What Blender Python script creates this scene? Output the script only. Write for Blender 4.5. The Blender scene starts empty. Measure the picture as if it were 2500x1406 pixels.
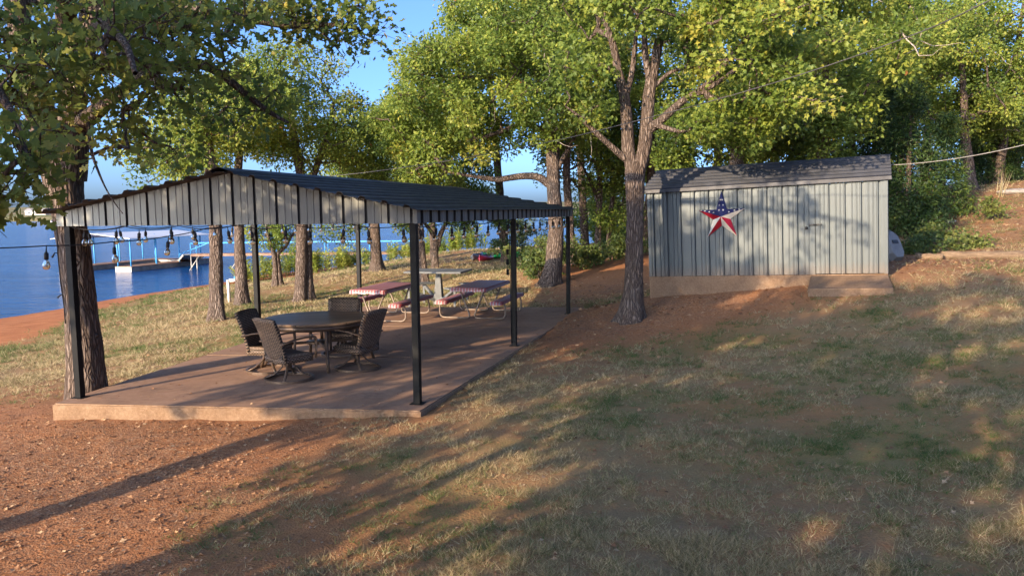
import bpy, bmesh, math, random
import numpy as np
from mathutils import Matrix, Vector
R = math.radians
scene = bpy.context.scene
col = scene.collection

# ------------------------------------------------------------------ camera, world, sun, exposure
F, PW, PH, CZ = 1900.0, 2500.0, 1406.0, 2.5
cam_d = bpy.data.cameras.new('camera'); cam_d.sensor_width = 36.0; cam_d.lens = F / PW * 36.0
cam_d.clip_start = 0.05; cam_d.clip_end = 8000
cam = bpy.data.objects.new('camera', cam_d); col.objects.link(cam); scene.camera = cam
CR = Matrix.Rotation(math.pi / 2 - math.atan(188 / 1900), 4, 'X') @ Matrix.Rotation(R(-0.573), 4, 'Z')
cam.matrix_world = Matrix.Translation((0, 0, CZ)) @ CR

SUN_AZ, SUN_EL = R(38.0), R(15.0)          # light travels towards +X sin, +Y cos
sun_dir = Vector((math.sin(SUN_AZ) * math.cos(SUN_EL), math.cos(SUN_AZ) * math.cos(SUN_EL), -math.sin(SUN_EL)))
world = bpy.data.worlds.new('World'); scene.world = world; world.use_nodes = True
wn = world.node_tree; wn.nodes.clear()
wo = wn.nodes.new('ShaderNodeOutputWorld'); wb = wn.nodes.new('ShaderNodeBackground')
sk = wn.nodes.new('ShaderNodeTexSky'); sk.sky_type = 'NISHITA'; sk.sun_disc = False
sk.sun_elevation = SUN_EL; sk.sun_rotation = math.atan2(-sun_dir.x, -sun_dir.y)
sk.altitude = 300; sk.air_density = 0.5; sk.dust_density = 3.0; sk.ozone_density = 4.5
hs = wn.nodes.new('ShaderNodeHueSaturation'); hs.inputs['Saturation'].default_value = 1.0
wb.inputs['Strength'].default_value = 0.15
wn.links.new(sk.outputs[0], hs.inputs['Color']); wn.links.new(hs.outputs[0], wb.inputs[0]); wn.links.new(wb.outputs[0], wo.inputs[0])
sun_d = bpy.data.lights.new('sun', 'SUN'); sun_d.energy = 3.2; sun_d.angle = R(0.53); sun_d.color = (1.0, 0.77, 0.52)
sun = bpy.data.objects.new('sun', sun_d); col.objects.link(sun)
sun.rotation_euler = sun_dir.to_track_quat('-Z', 'Y').to_euler()
vs = scene.view_settings; vs.view_transform = 'Standard'; vs.look = 'None'; vs.exposure = 1.65; vs.gamma = 1.0; vs.use_curve_mapping = False
scene.cycles.use_adaptive_sampling = False; scene.cycles.max_bounces = 6; scene.cycles.transparent_max_bounces = 8

# ------------------------------------------------------------------ helpers
CRn = np.array(CR.to_3x3())
def ray(x, y):
    d = CRn @ np.array([(x - PW / 2) / F, -(y - PH / 2) / F, -1.0]); return d / d[1]
def at(x, y, Y): return np.array([0, 0, CZ]) + ray(x, y) * Y          # the place seen at a photo point, Y metres out
def onz(x, y, z=0.0):
    d = ray(x, y); return np.array([0, 0, CZ]) + d * ((z - CZ) / d[2])

_rng = np.random.RandomState(3); _H = _rng.rand(64, 64, 64).astype(np.float32)
def vnoise(x, y, z=0.0):
    x, y, z = np.broadcast_arrays(np.asarray(x, float), np.asarray(y, float), np.asarray(z, float))
    xi, yi, zi = np.floor(x).astype(int), np.floor(y).astype(int), np.floor(z).astype(int)
    fx, fy, fz = x - xi, y - yi, z - zi
    fx, fy, fz = fx * fx * (3 - 2 * fx), fy * fy * (3 - 2 * fy), fz * fz * (3 - 2 * fz)
    r = 0
    for i in (0, 1):
        for j in (0, 1):
            for k in (0, 1):
                w = (fx if i else 1 - fx) * (fy if j else 1 - fy) * (fz if k else 1 - fz)
                r = r + w * _H[(xi + i) & 63, (yi + j) & 63, (zi + k) & 63]
    return r
def fbm(x, y, z=0.0, o=4):
    r, a, s = 0, .5, 0
    for i in range(o):
        r = r + a * vnoise(x * 2 ** i + 7 * i, y * 2 ** i + 3 * i, np.asarray(z) * 2 ** i); s += a; a *= .5
    return r / s

ROOTM = {}
def set_props(o, label=None, cat=None, group=None, kind=None):
    if label: o['label'] = label
    if cat: o['category'] = cat
    if group: o['group'] = group
    if kind: o['kind'] = kind
    return o
def thing(name, label, cat, loc=(0, 0, 0), rz=0.0, group=None, M=None):
    o = bpy.data.objects.new(name, None); col.objects.link(o); o.empty_display_size = .2
    o.matrix_world = M if M is not None else Matrix.Translation(Vector(loc)) @ Matrix.Rotation(rz, 4, 'Z')
    ROOTM[o.name] = o.matrix_world.copy()
    return set_props(o, label, cat, group)
def root_m(o): return ROOTM[o.name]
def link(name, me, parent=None, local=False):
    o = bpy.data.objects.new(name, me); col.objects.link(o)
    if parent is not None:
        o.parent = parent
        if not local:
            r_ = parent
            while r_.parent: r_ = r_.parent
            o.matrix_parent_inverse = root_m(r_).inverted() if parent is r_ else Matrix.Identity(4)
    return o
def copy_tree(o, parent=None):
    c = o.copy(); col.objects.link(c); c.parent = parent
    for ch in o.children: copy_tree(ch, c)
    return c

def np_mesh(name, V, faces_flat, starts, totals, mats, mat_idx=None, smooth=False, attrs=None):
    me = bpy.data.meshes.new(name)
    me.vertices.add(len(V)); me.vertices.foreach_set('co', np.asarray(V, np.float32).ravel())
    me.loops.add(len(faces_flat)); me.loops.foreach_set('vertex_index', np.asarray(faces_flat, np.int32))
    me.polygons.add(len(starts)); me.polygons.foreach_set('loop_start', np.asarray(starts, np.int32))
    for m in mats: me.materials.append(m)
    if mat_idx is not None: me.polygons.foreach_set('material_index', np.asarray(mat_idx, np.int32))
    me.update(calc_edges=True)
    me.polygons.foreach_set('use_smooth', np.full(len(starts), smooth, bool))
    for k, (dom, arr) in (attrs or {}).items():
        a = me.attributes.new(k, 'FLOAT', dom); a.data.foreach_set('value', np.asarray(arr, np.float32))
    me.validate(); return me
def uni(F_):
    F_ = np.asarray(F_); n = F_.shape[1]
    return F_.ravel(), np.arange(len(F_)) * n, np.full(len(F_), n)

class MB:
    def __init__(s): s.v = []; s.f = []; s.m = []; s.sm = []
    def add(s, V, Fs, m=0, sm=False):
        b = len(s.v); s.v += [tuple(map(float, p)) for p in V]
        for f in Fs: s.f.append([b + i for i in f]); s.m.append(m); s.sm.append(sm)
        return s
    def box(s, c, d, M=None, m=0, bev=0.0):
        x, y, z = d[0] / 2, d[1] / 2, d[2] / 2
        if bev > 0:
            bm = bmesh.new(); bmesh.ops.create_cube(bm, size=1.0)
            for v in bm.verts: v.co = Vector((v.co.x * d[0], v.co.y * d[1], v.co.z * d[2]))
            bmesh.ops.bevel(bm, geom=bm.edges[:], offset=bev, segments=2, affect='EDGES', profile=.6)
            bm.verts.index_update()
            V = [v.co.copy() for v in bm.verts]; Fs = [[v.index for v in f.verts] for f in bm.faces]; bm.free()
        else:
            V = [Vector((i * x, j * y, k * z)) for k in (-1, 1) for j in (-1, 1) for i in (-1, 1)]
            Fs = [(0, 2, 3, 1), (4, 5, 7, 6), (0, 1, 5, 4), (2, 6, 7, 3), (0, 4, 6, 2), (1, 3, 7, 5)]
        V = [(M @ p if M else p) + Vector(c) for p in V]
        return s.add(V, Fs, m)
    def bar(s, a, b, w, h=None, m=0, up=(0, 0, 1)):
        a, b = Vector(a), Vector(b); h = h or w; d = (b - a); L = d.length; d.normalize()
        u = Vector(up)
        if abs(d.dot(u)) > .95: u = Vector((0, 1, 0))
        x = d.cross(u).normalized(); y = x.cross(d).normalized()
        V = [p + x * (i * w / 2) + y * (j * h / 2) for p in (a, b) for j in (-1, 1) for i in (-1, 1)]
        return s.add(V, [(0, 2, 3, 1), (4, 5, 7, 6), (0, 1, 5, 4), (2, 6, 7, 3), (0, 4, 6, 2), (1, 3, 7, 5)], m)
    def tube(s, P, r, n=8, m=0, caps=True, w=None, sm=True):
        P = [Vector(p) for p in P]; k = len(P); rr = r if hasattr(r, '__len__') else [r] * k
        V = []; x = None
        for i, p in enumerate(P):
            t = (P[min(i + 1, k - 1)] - P[max(i - 1, 0)]).normalized()
            if x is None:
                u = Vector((0, 0, 1)) if abs(t.z) < .9 else Vector((1, 0, 0)); x = t.cross(u).normalized()
            else: x = (x - t * x.dot(t)).normalized()
            y = t.cross(x)
            for j in range(n):
                a = 2 * math.pi * j / n
                V.append(p + (x * math.cos(a) * (w or 1) + y * math.sin(a)) * rr[i])
        Fs = [(i * n + j, i * n + (j + 1) % n, (i + 1) * n + (j + 1) % n, (i + 1) * n + j) for i in range(k - 1) for j in range(n)]
        if caps: Fs += [tuple(range(n))[::-1], tuple((k - 1) * n + j for j in range(n))]
        return s.add(V, Fs, m, sm)
    def lathe(s, prof, c=(0, 0, 0), n=24, m=0, sm=True):
        V = [(c[0] + r_ * math.cos(2 * math.pi * j / n), c[1] + r_ * math.sin(2 * math.pi * j / n), c[2] + z) for r_, z in prof for j in range(n)]
        Fs = [(i * n + j, i * n + (j + 1) % n, (i + 1) * n + (j + 1) % n, (i + 1) * n + j) for i in range(len(prof) - 1) for j in range(n)]
        Fs += [tuple(range(n))[::-1], tuple((len(prof) - 1) * n + j for j in range(n))]
        return s.add(V, Fs, m, sm)
    def prism(s, poly, thick, f, m=0):          # poly of (a, b), extruded from -t/2 to t/2, f maps (a, b, t) -> point
        n = len(poly); V = [f(a, b, t) for t in (-thick / 2, thick / 2) for a, b in poly]
        Fs = [tuple(range(n))[::-1], tuple(range(n, 2 * n))] + [(i, (i + 1) % n, n + (i + 1) % n, n + i) for i in range(n)]
        return s.add(V, Fs, m)
    def mesh(s, name, mats):
        me = bpy.data.meshes.new(name); me.from_pydata(s.v, [], s.f)
        for mt in (mats if isinstance(mats, (list, tuple)) else [mats]): me.materials.append(mt)
        me.polygons.foreach_set('material_index', s.m); me.polygons.foreach_set('use_smooth', s.sm); me.update(); return me
    def build(s, name, mats, parent=None, local=False): return link(name, s.mesh(name, mats), parent, local)
def bend(P, r=.1, seg=5):                       # round the corners of a path
    P = [Vector(p) for p in P]; out = [P[0]]
    for i in range(1, len(P) - 1):
        a, b, c = P[i - 1], P[i], P[i + 1]; ra = min(r, (a - b).length * .49); rc = min(r, (c - b).length * .49)
        p, q = b + (a - b).normalized() * ra, b + (c - b).normalized() * rc
        for k in range(seg + 1):
            t = k / seg; out.append(p * (1 - t) ** 2 + b * 2 * t * (1 - t) + q * t * t)
    return out + [P[-1]]

# ------------------------------------------------------------------ materials
class NT:
    def __init__(s, name):
        s.m = bpy.data.materials.new(name); s.m.use_nodes = True; s.t = s.m.node_tree; s.b = s.t.nodes['Principled BSDF']
        s.out = s.t.nodes['Material Output']
    def n(s, ty, **kw):
        nd = s.t.nodes.new(ty)
        for k, v in kw.items():
            if k in nd.inputs.keys(): nd.inputs[k].default_value = v
            else: setattr(nd, k, v)
        return nd
    def l(s, a, b): s.t.links.new(a, b)
    def coord(s, kind='Object', scale=(1, 1, 1)):
        tc = s.n('ShaderNodeTexCoord'); mp = s.n('ShaderNodeMapping'); mp.inputs['Scale'].default_value = scale
        s.l(tc.outputs[kind], mp.inputs[0]); return mp.outputs[0]
    def noise(s, vec, scale, detail=4, rough=.6):
        nd = s.n('ShaderNodeTexNoise'); nd.inputs['Scale'].default_value = scale; nd.inputs['Detail'].default_value = detail
        nd.inputs['Roughness'].default_value = rough; s.l(vec, nd.inputs['Vector']); return nd.outputs['Fac']
    def ramp(s, fac, stops, interp='LINEAR'):
        nd = s.n('ShaderNodeValToRGB'); cr = nd.color_ramp; cr.interpolation = interp
        while len(cr.elements) < len(stops): cr.elements.new(.5)
        for e, (p, c) in zip(cr.elements, stops): e.position = p; e.color = (*c, 1) if len(c) == 3 else c
        s.l(fac, nd.inputs[0]); return nd.outputs[0]
    def mix(s, f, a, b, mode='MIX'):
        nd = s.n('ShaderNodeMix'); nd.data_type = 'RGBA'; nd.blend_type = mode
        for sock, v in ((nd.inputs[0], f), (nd.inputs[6], a), (nd.inputs[7], b)):
            if hasattr(v, 'node'): s.l(v, sock)
            elif isinstance(v, (int, float)): sock.default_value = v
            else: sock.default_value = (*v, 1)
        return nd.outputs[2]
    def math(s, op, a, b=None, clamp=False):
        nd = s.n('ShaderNodeMath'); nd.operation = op; nd.use_clamp = clamp
        for i, v in enumerate((a, b)):
            if v is None: continue
            if hasattr(v, 'node'): s.l(v, nd.inputs[i])
            else: nd.inputs[i].default_value = v
        return nd.outputs[0]
    def bump(s, h, strength=.3, dist=.02, normal=None):
        nd = s.n('ShaderNodeBump'); nd.inputs['Strength'].default_value = strength; nd.inputs['Distance'].default_value = dist
        s.l(h, nd.inputs['Height'])
        if normal: s.l(normal, nd.inputs['Normal'])
        return nd.outputs[0]
    def fin(s, color=None, rough=None, normal=None, metal=None, spec=None):
        for k, v in (('Base Color', color), ('Roughness', rough), ('Normal', normal), ('Metallic', metal), ('Specular IOR Level', spec)):
            if v is None: continue
            if hasattr(v, 'node'): s.l(v, s.b.inputs[k])
            elif isinstance(v, (tuple, list)): s.b.inputs[k].default_value = (*v, 1)
            else: s.b.inputs[k].default_value = v
        return s.m
def simple(name, c, rough=.6, metal=0.0, var=.25, scale=6.0, bump=.15, bscale=60, spec=.4, coord='Object', stretch=(1, 1, 1)):
    t = NT(name); v = t.coord(coord, stretch)
    d = tuple(x * (1 - var) for x in c); h = tuple(min(1, x * (1 + var)) for x in c)
    cc = t.ramp(t.noise(v, scale, 6, .65), [(.3, d), (.7, h)])
    rr = t.math('ADD', t.math('MULTIPLY', t.noise(v, scale * 2.3), .25), rough - .12)
    return t.fin(cc, rr, t.bump(t.noise(v, bscale, 5), bump, .01), metal, spec)
MATS = {}

# ------------------------------------------------------------------ terrain
LAKE = -1.6
CTRL = [(-6.2, 10.1, -.23), (-3.6, 9.7, -.16), (-1.15, 9.5, -.06), (.45, 14.5, -.03), (2.0, 20.0, -.02), (-5.3, 14.8, -.27), (-4.2, 20.4, -.22), (-1, 20.6, -.1),
        (-3, 5, -.12), (0, 4, .05), (3, 5, .22), (-5, 7, -.3), (4, 10, .28), (8, 10, .72), (7, 5, .55), (0, -5, .2), (-10, 0, -.5), (10, -5, 1.0), (3, 14, .12), (12, 14, 1.15),
        (-11.2, 17, -.84), (-9, 12, -.5), (-20, 0, -1.1), (-12, -20, -.4), (10, -30, 1.2), (-40, -20, -2.6), (-35, 10, -2.7), (-26, 20, -1.9),
        (-25, 33, -2.1), (-30, 60, -3), (-22, 50, -2.2), (-60, 40, -5), (-40, 100, -6), (0, 100, -4), (15, 95, -3.2), (25, 110, -4), (-5, 75, -2.2), (3, 76, -1.8), (12, 78, -1.6),
        (40, 20, 5), (40, 60, 5.5), (40, -20, 3.2), (20, 60, 1.2), (30, 85, .5), (60, 0, 7), (80, 50, 9), (60, 100, 4)]
for px, py, Y in [(1540, 785, 16.2), (1585, 727, 17.6), (1800, 716, 16.7), (1993, 715, 15.6), (2185, 706, 15.0), (2168, 674, 15.7), (2240, 628, 19), (2500, 626, 19), (2370, 465, 32), (2500, 440, 36),
                  (1345, 695, 25), (1395, 642, 30), (1455, 640, 31), (1150, 612, 45), (920, 662, 36), (1030, 697, 29), (1062, 656, 36), (742, 737, 28), (678, 698, 33), (590, 742, 27), (528, 782, 22.5),
                  (0, 835, 23.4), (120, 802, 25.6), (250, 765, 29), (510, 702, 39), (0, 900, 17), (700, 688, 44), (850, 655, 50), (1000, 632, 52), (1080, 618, 57), (1240, 628, 44)]:
    p = at(px, py, Y); CTRL.append(tuple(p))
for px, py in [(0, 778), (130, 757), (250, 735), (400, 710), (500, 695), (620, 672), (760, 660)]:
    p = onz(px, py, LAKE); CTRL.append(tuple(p))
CTRL = np.array(CTRL)
def _tps(r2): return np.where(r2 > 1e-9, r2 * np.log(r2 + 1e-12), 0)
_S = 20.0; _c = CTRL[:, :2] / _S; _n = len(_c)
_A = np.zeros((_n + 3, _n + 3)); _A[:_n, :_n] = _tps(((_c[:, None] - _c[None]) ** 2).sum(-1)) + np.eye(_n) * .004
_A[:_n, _n] = 1; _A[:_n, _n + 1:] = _c; _A[_n, :_n] = 1; _A[_n + 1:, :_n] = _c.T
_w = np.linalg.solve(_A, np.concatenate([CTRL[:, 2], np.zeros(3)]))
# slab and posts (front left, front right, back right, back left)
CFL, CFR, CBR = onz(128, 985), onz(1027, 1003), onz(1432, 750); CBL = np.array([-4.15, 20.65, 0.0])
PFL, PFR, PMR, PBR = onz(196, 970), onz(1020, 985), onz(1256, 844), onz(1387.5, 766)
PBL = np.array([-3.83, 19.45, 0.0]); PML = PFL + (PBL - PFL) * .492
SLAB = [CFL, CFR, CBR, CBL]
def in_slab(x, y, grow=0.0):
    ins = np.ones(np.shape(x), bool)
    for i in range(4):
        a, b = SLAB[i], SLAB[(i + 1) % 4]; L = math.hypot(b[0] - a[0], b[1] - a[1])
        d = ((b[0] - a[0]) * (y - a[1]) - (b[1] - a[1]) * (x - a[0])) / L
        ins &= d > -grow
    return ins
def gz(x, y, micro=True):
    x = np.asarray(x, float); y = np.asarray(y, float); sh = x.shape; x = x.ravel(); y = y.ravel()
    out = np.empty(len(x))
    for i in range(0, len(x), 20000):
        q = np.stack([x[i:i + 20000], y[i:i + 20000]], 1) / _S
        q = np.clip(q, [-4, -2.5], [5, 6.5])
        out[i:i + 20000] = _tps(((q[:, None] - _c[None]) ** 2).sum(-1)) @ _w[:_n] + _w[_n] + q @ _w[_n + 1:]
    if micro:
        near = np.clip(1 - np.abs(y - 8) / 60, .2, 1)
        out += (fbm(x * .9, y * .9) - .5) * .07 * near + (fbm(x * 5, y * 5, 9.0, 3) - .5) * .03 * near
    s = in_slab(x, y, -.04); out[s] = np.minimum(out[s], -.12)
    return out.reshape(sh)
def gzp(x, y): return float(gz(np.array([x]), np.array([y]))[0])
def onground(px, py, Y):                           # a point on the ground along the column px at depth Y
    p = at(px, py, Y); return np.array([p[0], p[1], gzp(p[0], p[1])])

def grid_axis(segs):
    out = []
    for a, b, st in segs: out += list(np.arange(a, b, st))
    return np.array(out + [segs[-1][1]])
gx = grid_axis([(-400, -60, 20), (-60, -26, 1.6), (-26, -8, .4), (-8, 11, .1), (11, 26, .4), (26, 80, 2.5), (80, 400, 25)])
gy = grid_axis([(-300, -40, 20), (-40, 0, 2.5), (0, 4, .35), (4, 13, .09), (13, 26, .2), (26, 64, .5), (64, 130, 2.5), (130, 400, 22)])
GX, GY = np.meshgrid(gx, gy); GZ = gz(GX, GY)
# masks that say what the ground is made of: sand by the water, grass cover, green grass, leaf litter
def masks(x, y, z):
    n1 = fbm(x * .35, y * .35, 2.0); n2 = fbm(x * 1.3, y * 1.3, 5.0)
    sand = np.clip((-1.16 - z + (n2 - .5) * .22) / .12, 0, 1) * (x < -8) * (y > 14)
    # grass: foreground right lawn, lake slope; bare near slab front-left, around trees and shed
    right = np.clip((x + .35 * (y - 6) * .25 + 2.2 + (n1 - .5) * 3.0) / 1.6, 0, 1)
    right *= np.clip((y - 0.0) / 2, 0, 1)
    bare = np.exp(-((x - 4.6) ** 2 / 9 + (y - 16.0) ** 2 / 3.2)) + np.exp(-((x - 2.2) ** 2 / 3 + (y - 17.0) ** 2 / 9)) + np.exp(-((x - 9.5) ** 2 / 14 + (y - 18.5) ** 2 / 9))
    bare += .8 * np.exp(-((x - .9) ** 2 / .8 + (y - 15.5) ** 2 / 12)) + np.clip((y - 19.5 - np.maximum(0, -x) * 9) / 3, 0, 1) * np.clip((x + .5) / 2, 0, 1) * np.clip((x - .12 * y + 3.4) / 2.0, 0, 1) * np.where(x > 7.5, .62, 1.0)
    left = np.clip((-x - 5.6 + (y - 10) * .16 + (n1 - .5) * 2.2) / 1.2, 0, 1) * np.clip((y - 11.2 + (n1 - .5) * 3) / 2.5, 0, 1)
    back = np.clip((y - 20.8) / 1.5, 0, 1) * np.clip((.12 * y - x - .3) / 2.5, 0, 1)
    g = np.clip(np.maximum(np.maximum(right, left), back) - np.clip(bare, 0, 1), 0, 1) * (1 - sand)
    g *= np.clip(.35 + (n2 - .28) * 2.6, 0, 1) * .55 + .45
    green = np.clip((n1 - .5) * 3 + (fbm(x * .8, y * .8, 20.) - .48) * 3.2, 0, 1)
    green = np.maximum(green * .8, np.exp(-((x - 3.6) ** 2 / 3 + (y - 7.2) ** 2 / 1.6)) * .9)
    green = np.maximum(green, np.exp(-((x + .8) ** 2 / 1.2 + (y - 6.2) ** 2 / .8)) * .8)
    green = np.maximum(green, np.clip((-z - .75) / .35, 0, 1) * (y > 13) * .75)
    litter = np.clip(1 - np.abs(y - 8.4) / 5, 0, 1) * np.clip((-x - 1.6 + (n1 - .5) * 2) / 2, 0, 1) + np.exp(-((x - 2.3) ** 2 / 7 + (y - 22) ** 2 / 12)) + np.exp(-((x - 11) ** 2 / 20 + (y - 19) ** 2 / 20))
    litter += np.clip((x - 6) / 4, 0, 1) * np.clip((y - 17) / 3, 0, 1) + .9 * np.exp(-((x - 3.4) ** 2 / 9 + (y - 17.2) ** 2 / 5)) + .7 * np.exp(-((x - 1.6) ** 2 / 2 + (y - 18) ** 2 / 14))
    return sand, g, green, np.clip(litter, 0, 1)
MS, MG, MN, ML = masks(GX, GY, GZ)
nx, ny = len(gx), len(gy)
idx = np.arange(nx * ny).reshape(ny, nx)
fq = np.stack([idx[:-1, :-1], idx[:-1, 1:], idx[1:, 1:], idx[1:, :-1]], -1).reshape(-1, 4)

t = NT('ground_soil'); v = t.coord('Object')
def attr(tt, n):
    a = tt.n('ShaderNodeAttribute'); a.attribute_name = n; return a.outputs['Fac']
nA = t.noise(v, 1.1, 8, .7); nB = t.noise(v, 14, 6, .7); nC = t.noise(v, 90, 4, .7)
soil = t.ramp(nA, [(.25, (.31, .115, .042)), (.5, (.47, .185, .066)), (.75, (.56, .245, .095))])
soil = t.mix(.55, soil, t.ramp(nB, [(.3, (.13, .06, .035)), (.55, (.38, .17, .08)), (.8, (.54, .29, .15))]))
soil = t.mix(.35, soil, t.ramp(nC, [(.3, (.13, .048, .022)), (.7, (.56, .265, .115))]))
vor = t.n('ShaderNodeTexVoronoi'); vor.inputs['Scale'].default_value = 44; t.l(v, vor.inputs['Vector'])
vcol = t.n('ShaderNodeSeparateColor'); t.l(vor.outputs['Color'], vcol.inputs[0])
lit = t.ramp(vcol.outputs[0], [(0, (.13, .052, .024)), (.3, (.30, .12, .045)), (.6, (.44, .195, .08)), (.85, (.53, .28, .135)), (1, (.58, .40, .24))])
col1 = t.mix(t.math('MULTIPLY', attr(t, 'litter'), .75), soil, lit)
thatch = t.ramp(t.noise(v, 55, 6, .75), [(.28, (.10, .068, .036)), (.5, (.27, .195, .10)), (.72, (.46, .35, .19))])
thatch = t.mix(.5, thatch, t.ramp(nA, [(.3, (.20, .175, .085)), (.7, (.36, .26, .14))]))
greenc = t.ramp(t.noise(v, 40, 5, .7), [(.3, (.085, .11, .025)), (.7, (.27, .26, .075))])
thatch = t.mix(t.math('MULTIPLY', attr(t, 'green'), .7), thatch, greenc)
gm = t.math('MULTIPLY', attr(t, 'grass'), t.ramp(t.noise(v, 5, 6, .7), [(.28, (.35,) * 3), (.5, (1,) * 3)]), True)
col2 = t.mix(t.math('MULTIPLY', gm, .8), col1, thatch)
sandv = t.coord('Object', (1.0, 1.0, 1.0))
sandc = t.ramp(t.noise(t.coord('Object', (.5, 2.2, 1)), 1.6, 7, .65), [(.3, (.25, .085, .03)), (.55, (.42, .165, .065)), (.8, (.53, .235, .10))])
litter_brown = t.math('MULTIPLY', attr(t, 'litter'), t.ramp(t.noise(v, 2.2, 7, .7), [(.35, (0, 0, 0)), (.62, (.55, .55, .55))])); col2 = t.mix(litter_brown, col2, (.17, .115, .085))  # noisy patches of dark brown leaf litter mixed into the ground colour
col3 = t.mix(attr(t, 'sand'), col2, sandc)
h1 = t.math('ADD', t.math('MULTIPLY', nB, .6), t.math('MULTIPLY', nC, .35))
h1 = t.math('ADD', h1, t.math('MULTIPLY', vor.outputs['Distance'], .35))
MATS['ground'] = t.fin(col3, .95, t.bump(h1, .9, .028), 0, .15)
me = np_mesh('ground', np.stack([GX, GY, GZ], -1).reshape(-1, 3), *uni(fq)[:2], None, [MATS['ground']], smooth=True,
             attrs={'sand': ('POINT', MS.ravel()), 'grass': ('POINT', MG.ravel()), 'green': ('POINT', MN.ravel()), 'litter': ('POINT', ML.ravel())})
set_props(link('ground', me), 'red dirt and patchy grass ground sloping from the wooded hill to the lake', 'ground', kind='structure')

# lake
t = NT('lake_water'); v = t.coord('Object', (.55, 1.6, 1))
w1 = t.noise(v, 1.0, 5, .6); w2 = t.noise(t.coord('Object', (.12, .35, 1)), 1.0, 3, .5); w3 = t.noise(t.coord('Object', (2.2, 5.5, 1)), 1.0, 3, .6)
hh = t.math('ADD', t.math('MULTIPLY', w1, .6), t.math('ADD', t.math('MULTIPLY', w2, .9), t.math('MULTIPLY', w3, .18)))
wc = t.ramp(w2, [(.3, (.005, .045, .16)), (.7, (.010, .075, .24))])
MATS['water'] = t.fin(wc, .14, t.bump(hh, 1.0, .8), 0, .2); t.b.inputs['IOR'].default_value = 1.33
m = MB(); m.add([(-3500, -600, LAKE), (3000, -600, LAKE), (3000, 5000, LAKE), (-3500, 5000, LAKE)], [(0, 1, 2, 3)])
set_props(m.build('lake', MATS['water']), 'rippled deep blue lake behind the trees', 'lake', kind='structure')

# patio slab
t = NT('patio_concrete'); v = t.coord('Object')
cc = t.ramp(t.noise(v, .9, 7, .65), [(.28, (.26, .14, .08)), (.5, (.36, .205, .125)), (.72, (.42, .27, .18))])
cc = t.mix(.35, cc, t.ramp(t.noise(v, 9, 7, .7), [(.3, (.19, .11, .07)), (.7, (.40, .28, .20))]))
st_ = t.ramp(t.noise(t.coord('Object', (1, 1, 1)), 2.3, 8, .75), [(.52, (0, 0, 0)), (.62, (1, 1, 1))]); cc = t.mix(t.math('MULTIPLY', st_, .4), cc, (.13, .085, .065))
cc = t.mix(t.math('MULTIPLY', t.ramp(t.noise(v, .55, 6, .6), [(.55, (0, 0, 0)), (.75, (1, 1, 1))]), .5), cc, (.46, .25, .135))
MATS['patio'] = t.fin(cc, .88, t.bump(t.noise(v, 70, 6, .7), .25, .01), 0, .25)
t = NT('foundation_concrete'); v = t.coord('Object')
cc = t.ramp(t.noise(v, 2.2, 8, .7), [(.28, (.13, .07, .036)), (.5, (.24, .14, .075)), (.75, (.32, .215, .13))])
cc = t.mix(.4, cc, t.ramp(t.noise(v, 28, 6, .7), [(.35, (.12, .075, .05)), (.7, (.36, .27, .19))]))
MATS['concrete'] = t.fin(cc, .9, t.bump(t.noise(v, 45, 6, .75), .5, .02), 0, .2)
def quad_at(u, w): return (CFL * (1 - u) + CFR * u) * (1 - w) + (CBL * (1 - u) + CBR * u) * w
slab_e = thing('patio_slab', 'reddish concrete patio slab under the open metal pavilion', 'slab', CFL); slab_e['kind'] = 'structure'
cuts = [0, .335, .672, 1]
for i in range(3):
    bm = bmesh.new(); g = .0006
    N_ = 14; tops = []
    a, b = cuts[i] + (g if i else 0), cuts[i + 1] - (g if i < 2 else 0)
    low = [bm.verts.new(Vector(quad_at(u, w_)) + Vector((0, 0, -.42))) for u, w_ in ((0, a), (1, a), (1, b), (0, b))]
    top = [bm.verts.new(Vector(quad_at(u, w_))) for u, w_ in ((0, a), (1, a), (1, b), (0, b))]
    bm.faces.new(low[::-1]); bm.faces.new(top)
    for k in range(4): bm.faces.new((low[k], low[(k + 1) % 4], top[(k + 1) % 4], top[k]))
    bmesh.ops.bevel(bm, geom=[e for e in bm.edges if e.verts[0] in top and e.verts[1] in top], offset=.018, segments=2, affect='EDGES')
    me = bpy.data.meshes.new('slab_section'); bm.to_mesh(me); bm.free(); me.materials.append(MATS['patio']); me.materials.append(MATS['concrete'])
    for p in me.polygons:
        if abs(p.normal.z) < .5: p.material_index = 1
    link('slab_section', me, slab_e)
# ------------------------------------------------------------------ pavilion
t = NT('galvanised_sheet'); v = t.coord('Object', (1, 1, .25))
cc = t.ramp(t.noise(v, 3, 6, .6), [(.3, (.122, .13, .122)), (.7, (.165, .173, .163))])
cc = t.mix(.25, cc, t.ramp(t.noise(t.coord('Object', (9, 9, .35)), 4, 6, .7), [(.35, (.105, .11, .105)), (.65, (.205, .21, .20))]))
MATS['sheet'] = t.fin(cc, t.math('ADD', t.math('MULTIPLY', t.noise(v, 6), .2), .36), t.bump(t.noise(v, 4, 3), .08, .02), .25, .5)
MATS['groove'] = simple('dark_groove', (.030, .031, .033), .6, .1, .3)  # groove faces get a darker colour than the sheet
MATS['roofsheet'] = simple('roof_sheet', (.034, .034, .036), .55, .1, .3, 2.0, .08, 25, .2)
MATS['roofunder'] = simple('roof_underside', (.11, .10, .092), .6, .3, .3, 3.0)
MATS['post'] = simple('black_post_paint', (.008, .0083, .0086), .5, .0, .3, 5, .05, 80, .15)
pav = thing('pavilion', 'open pavilion with low gabled metal roof on six black posts over the patio', 'pavilion', PFL)
HF = 2.36
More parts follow.
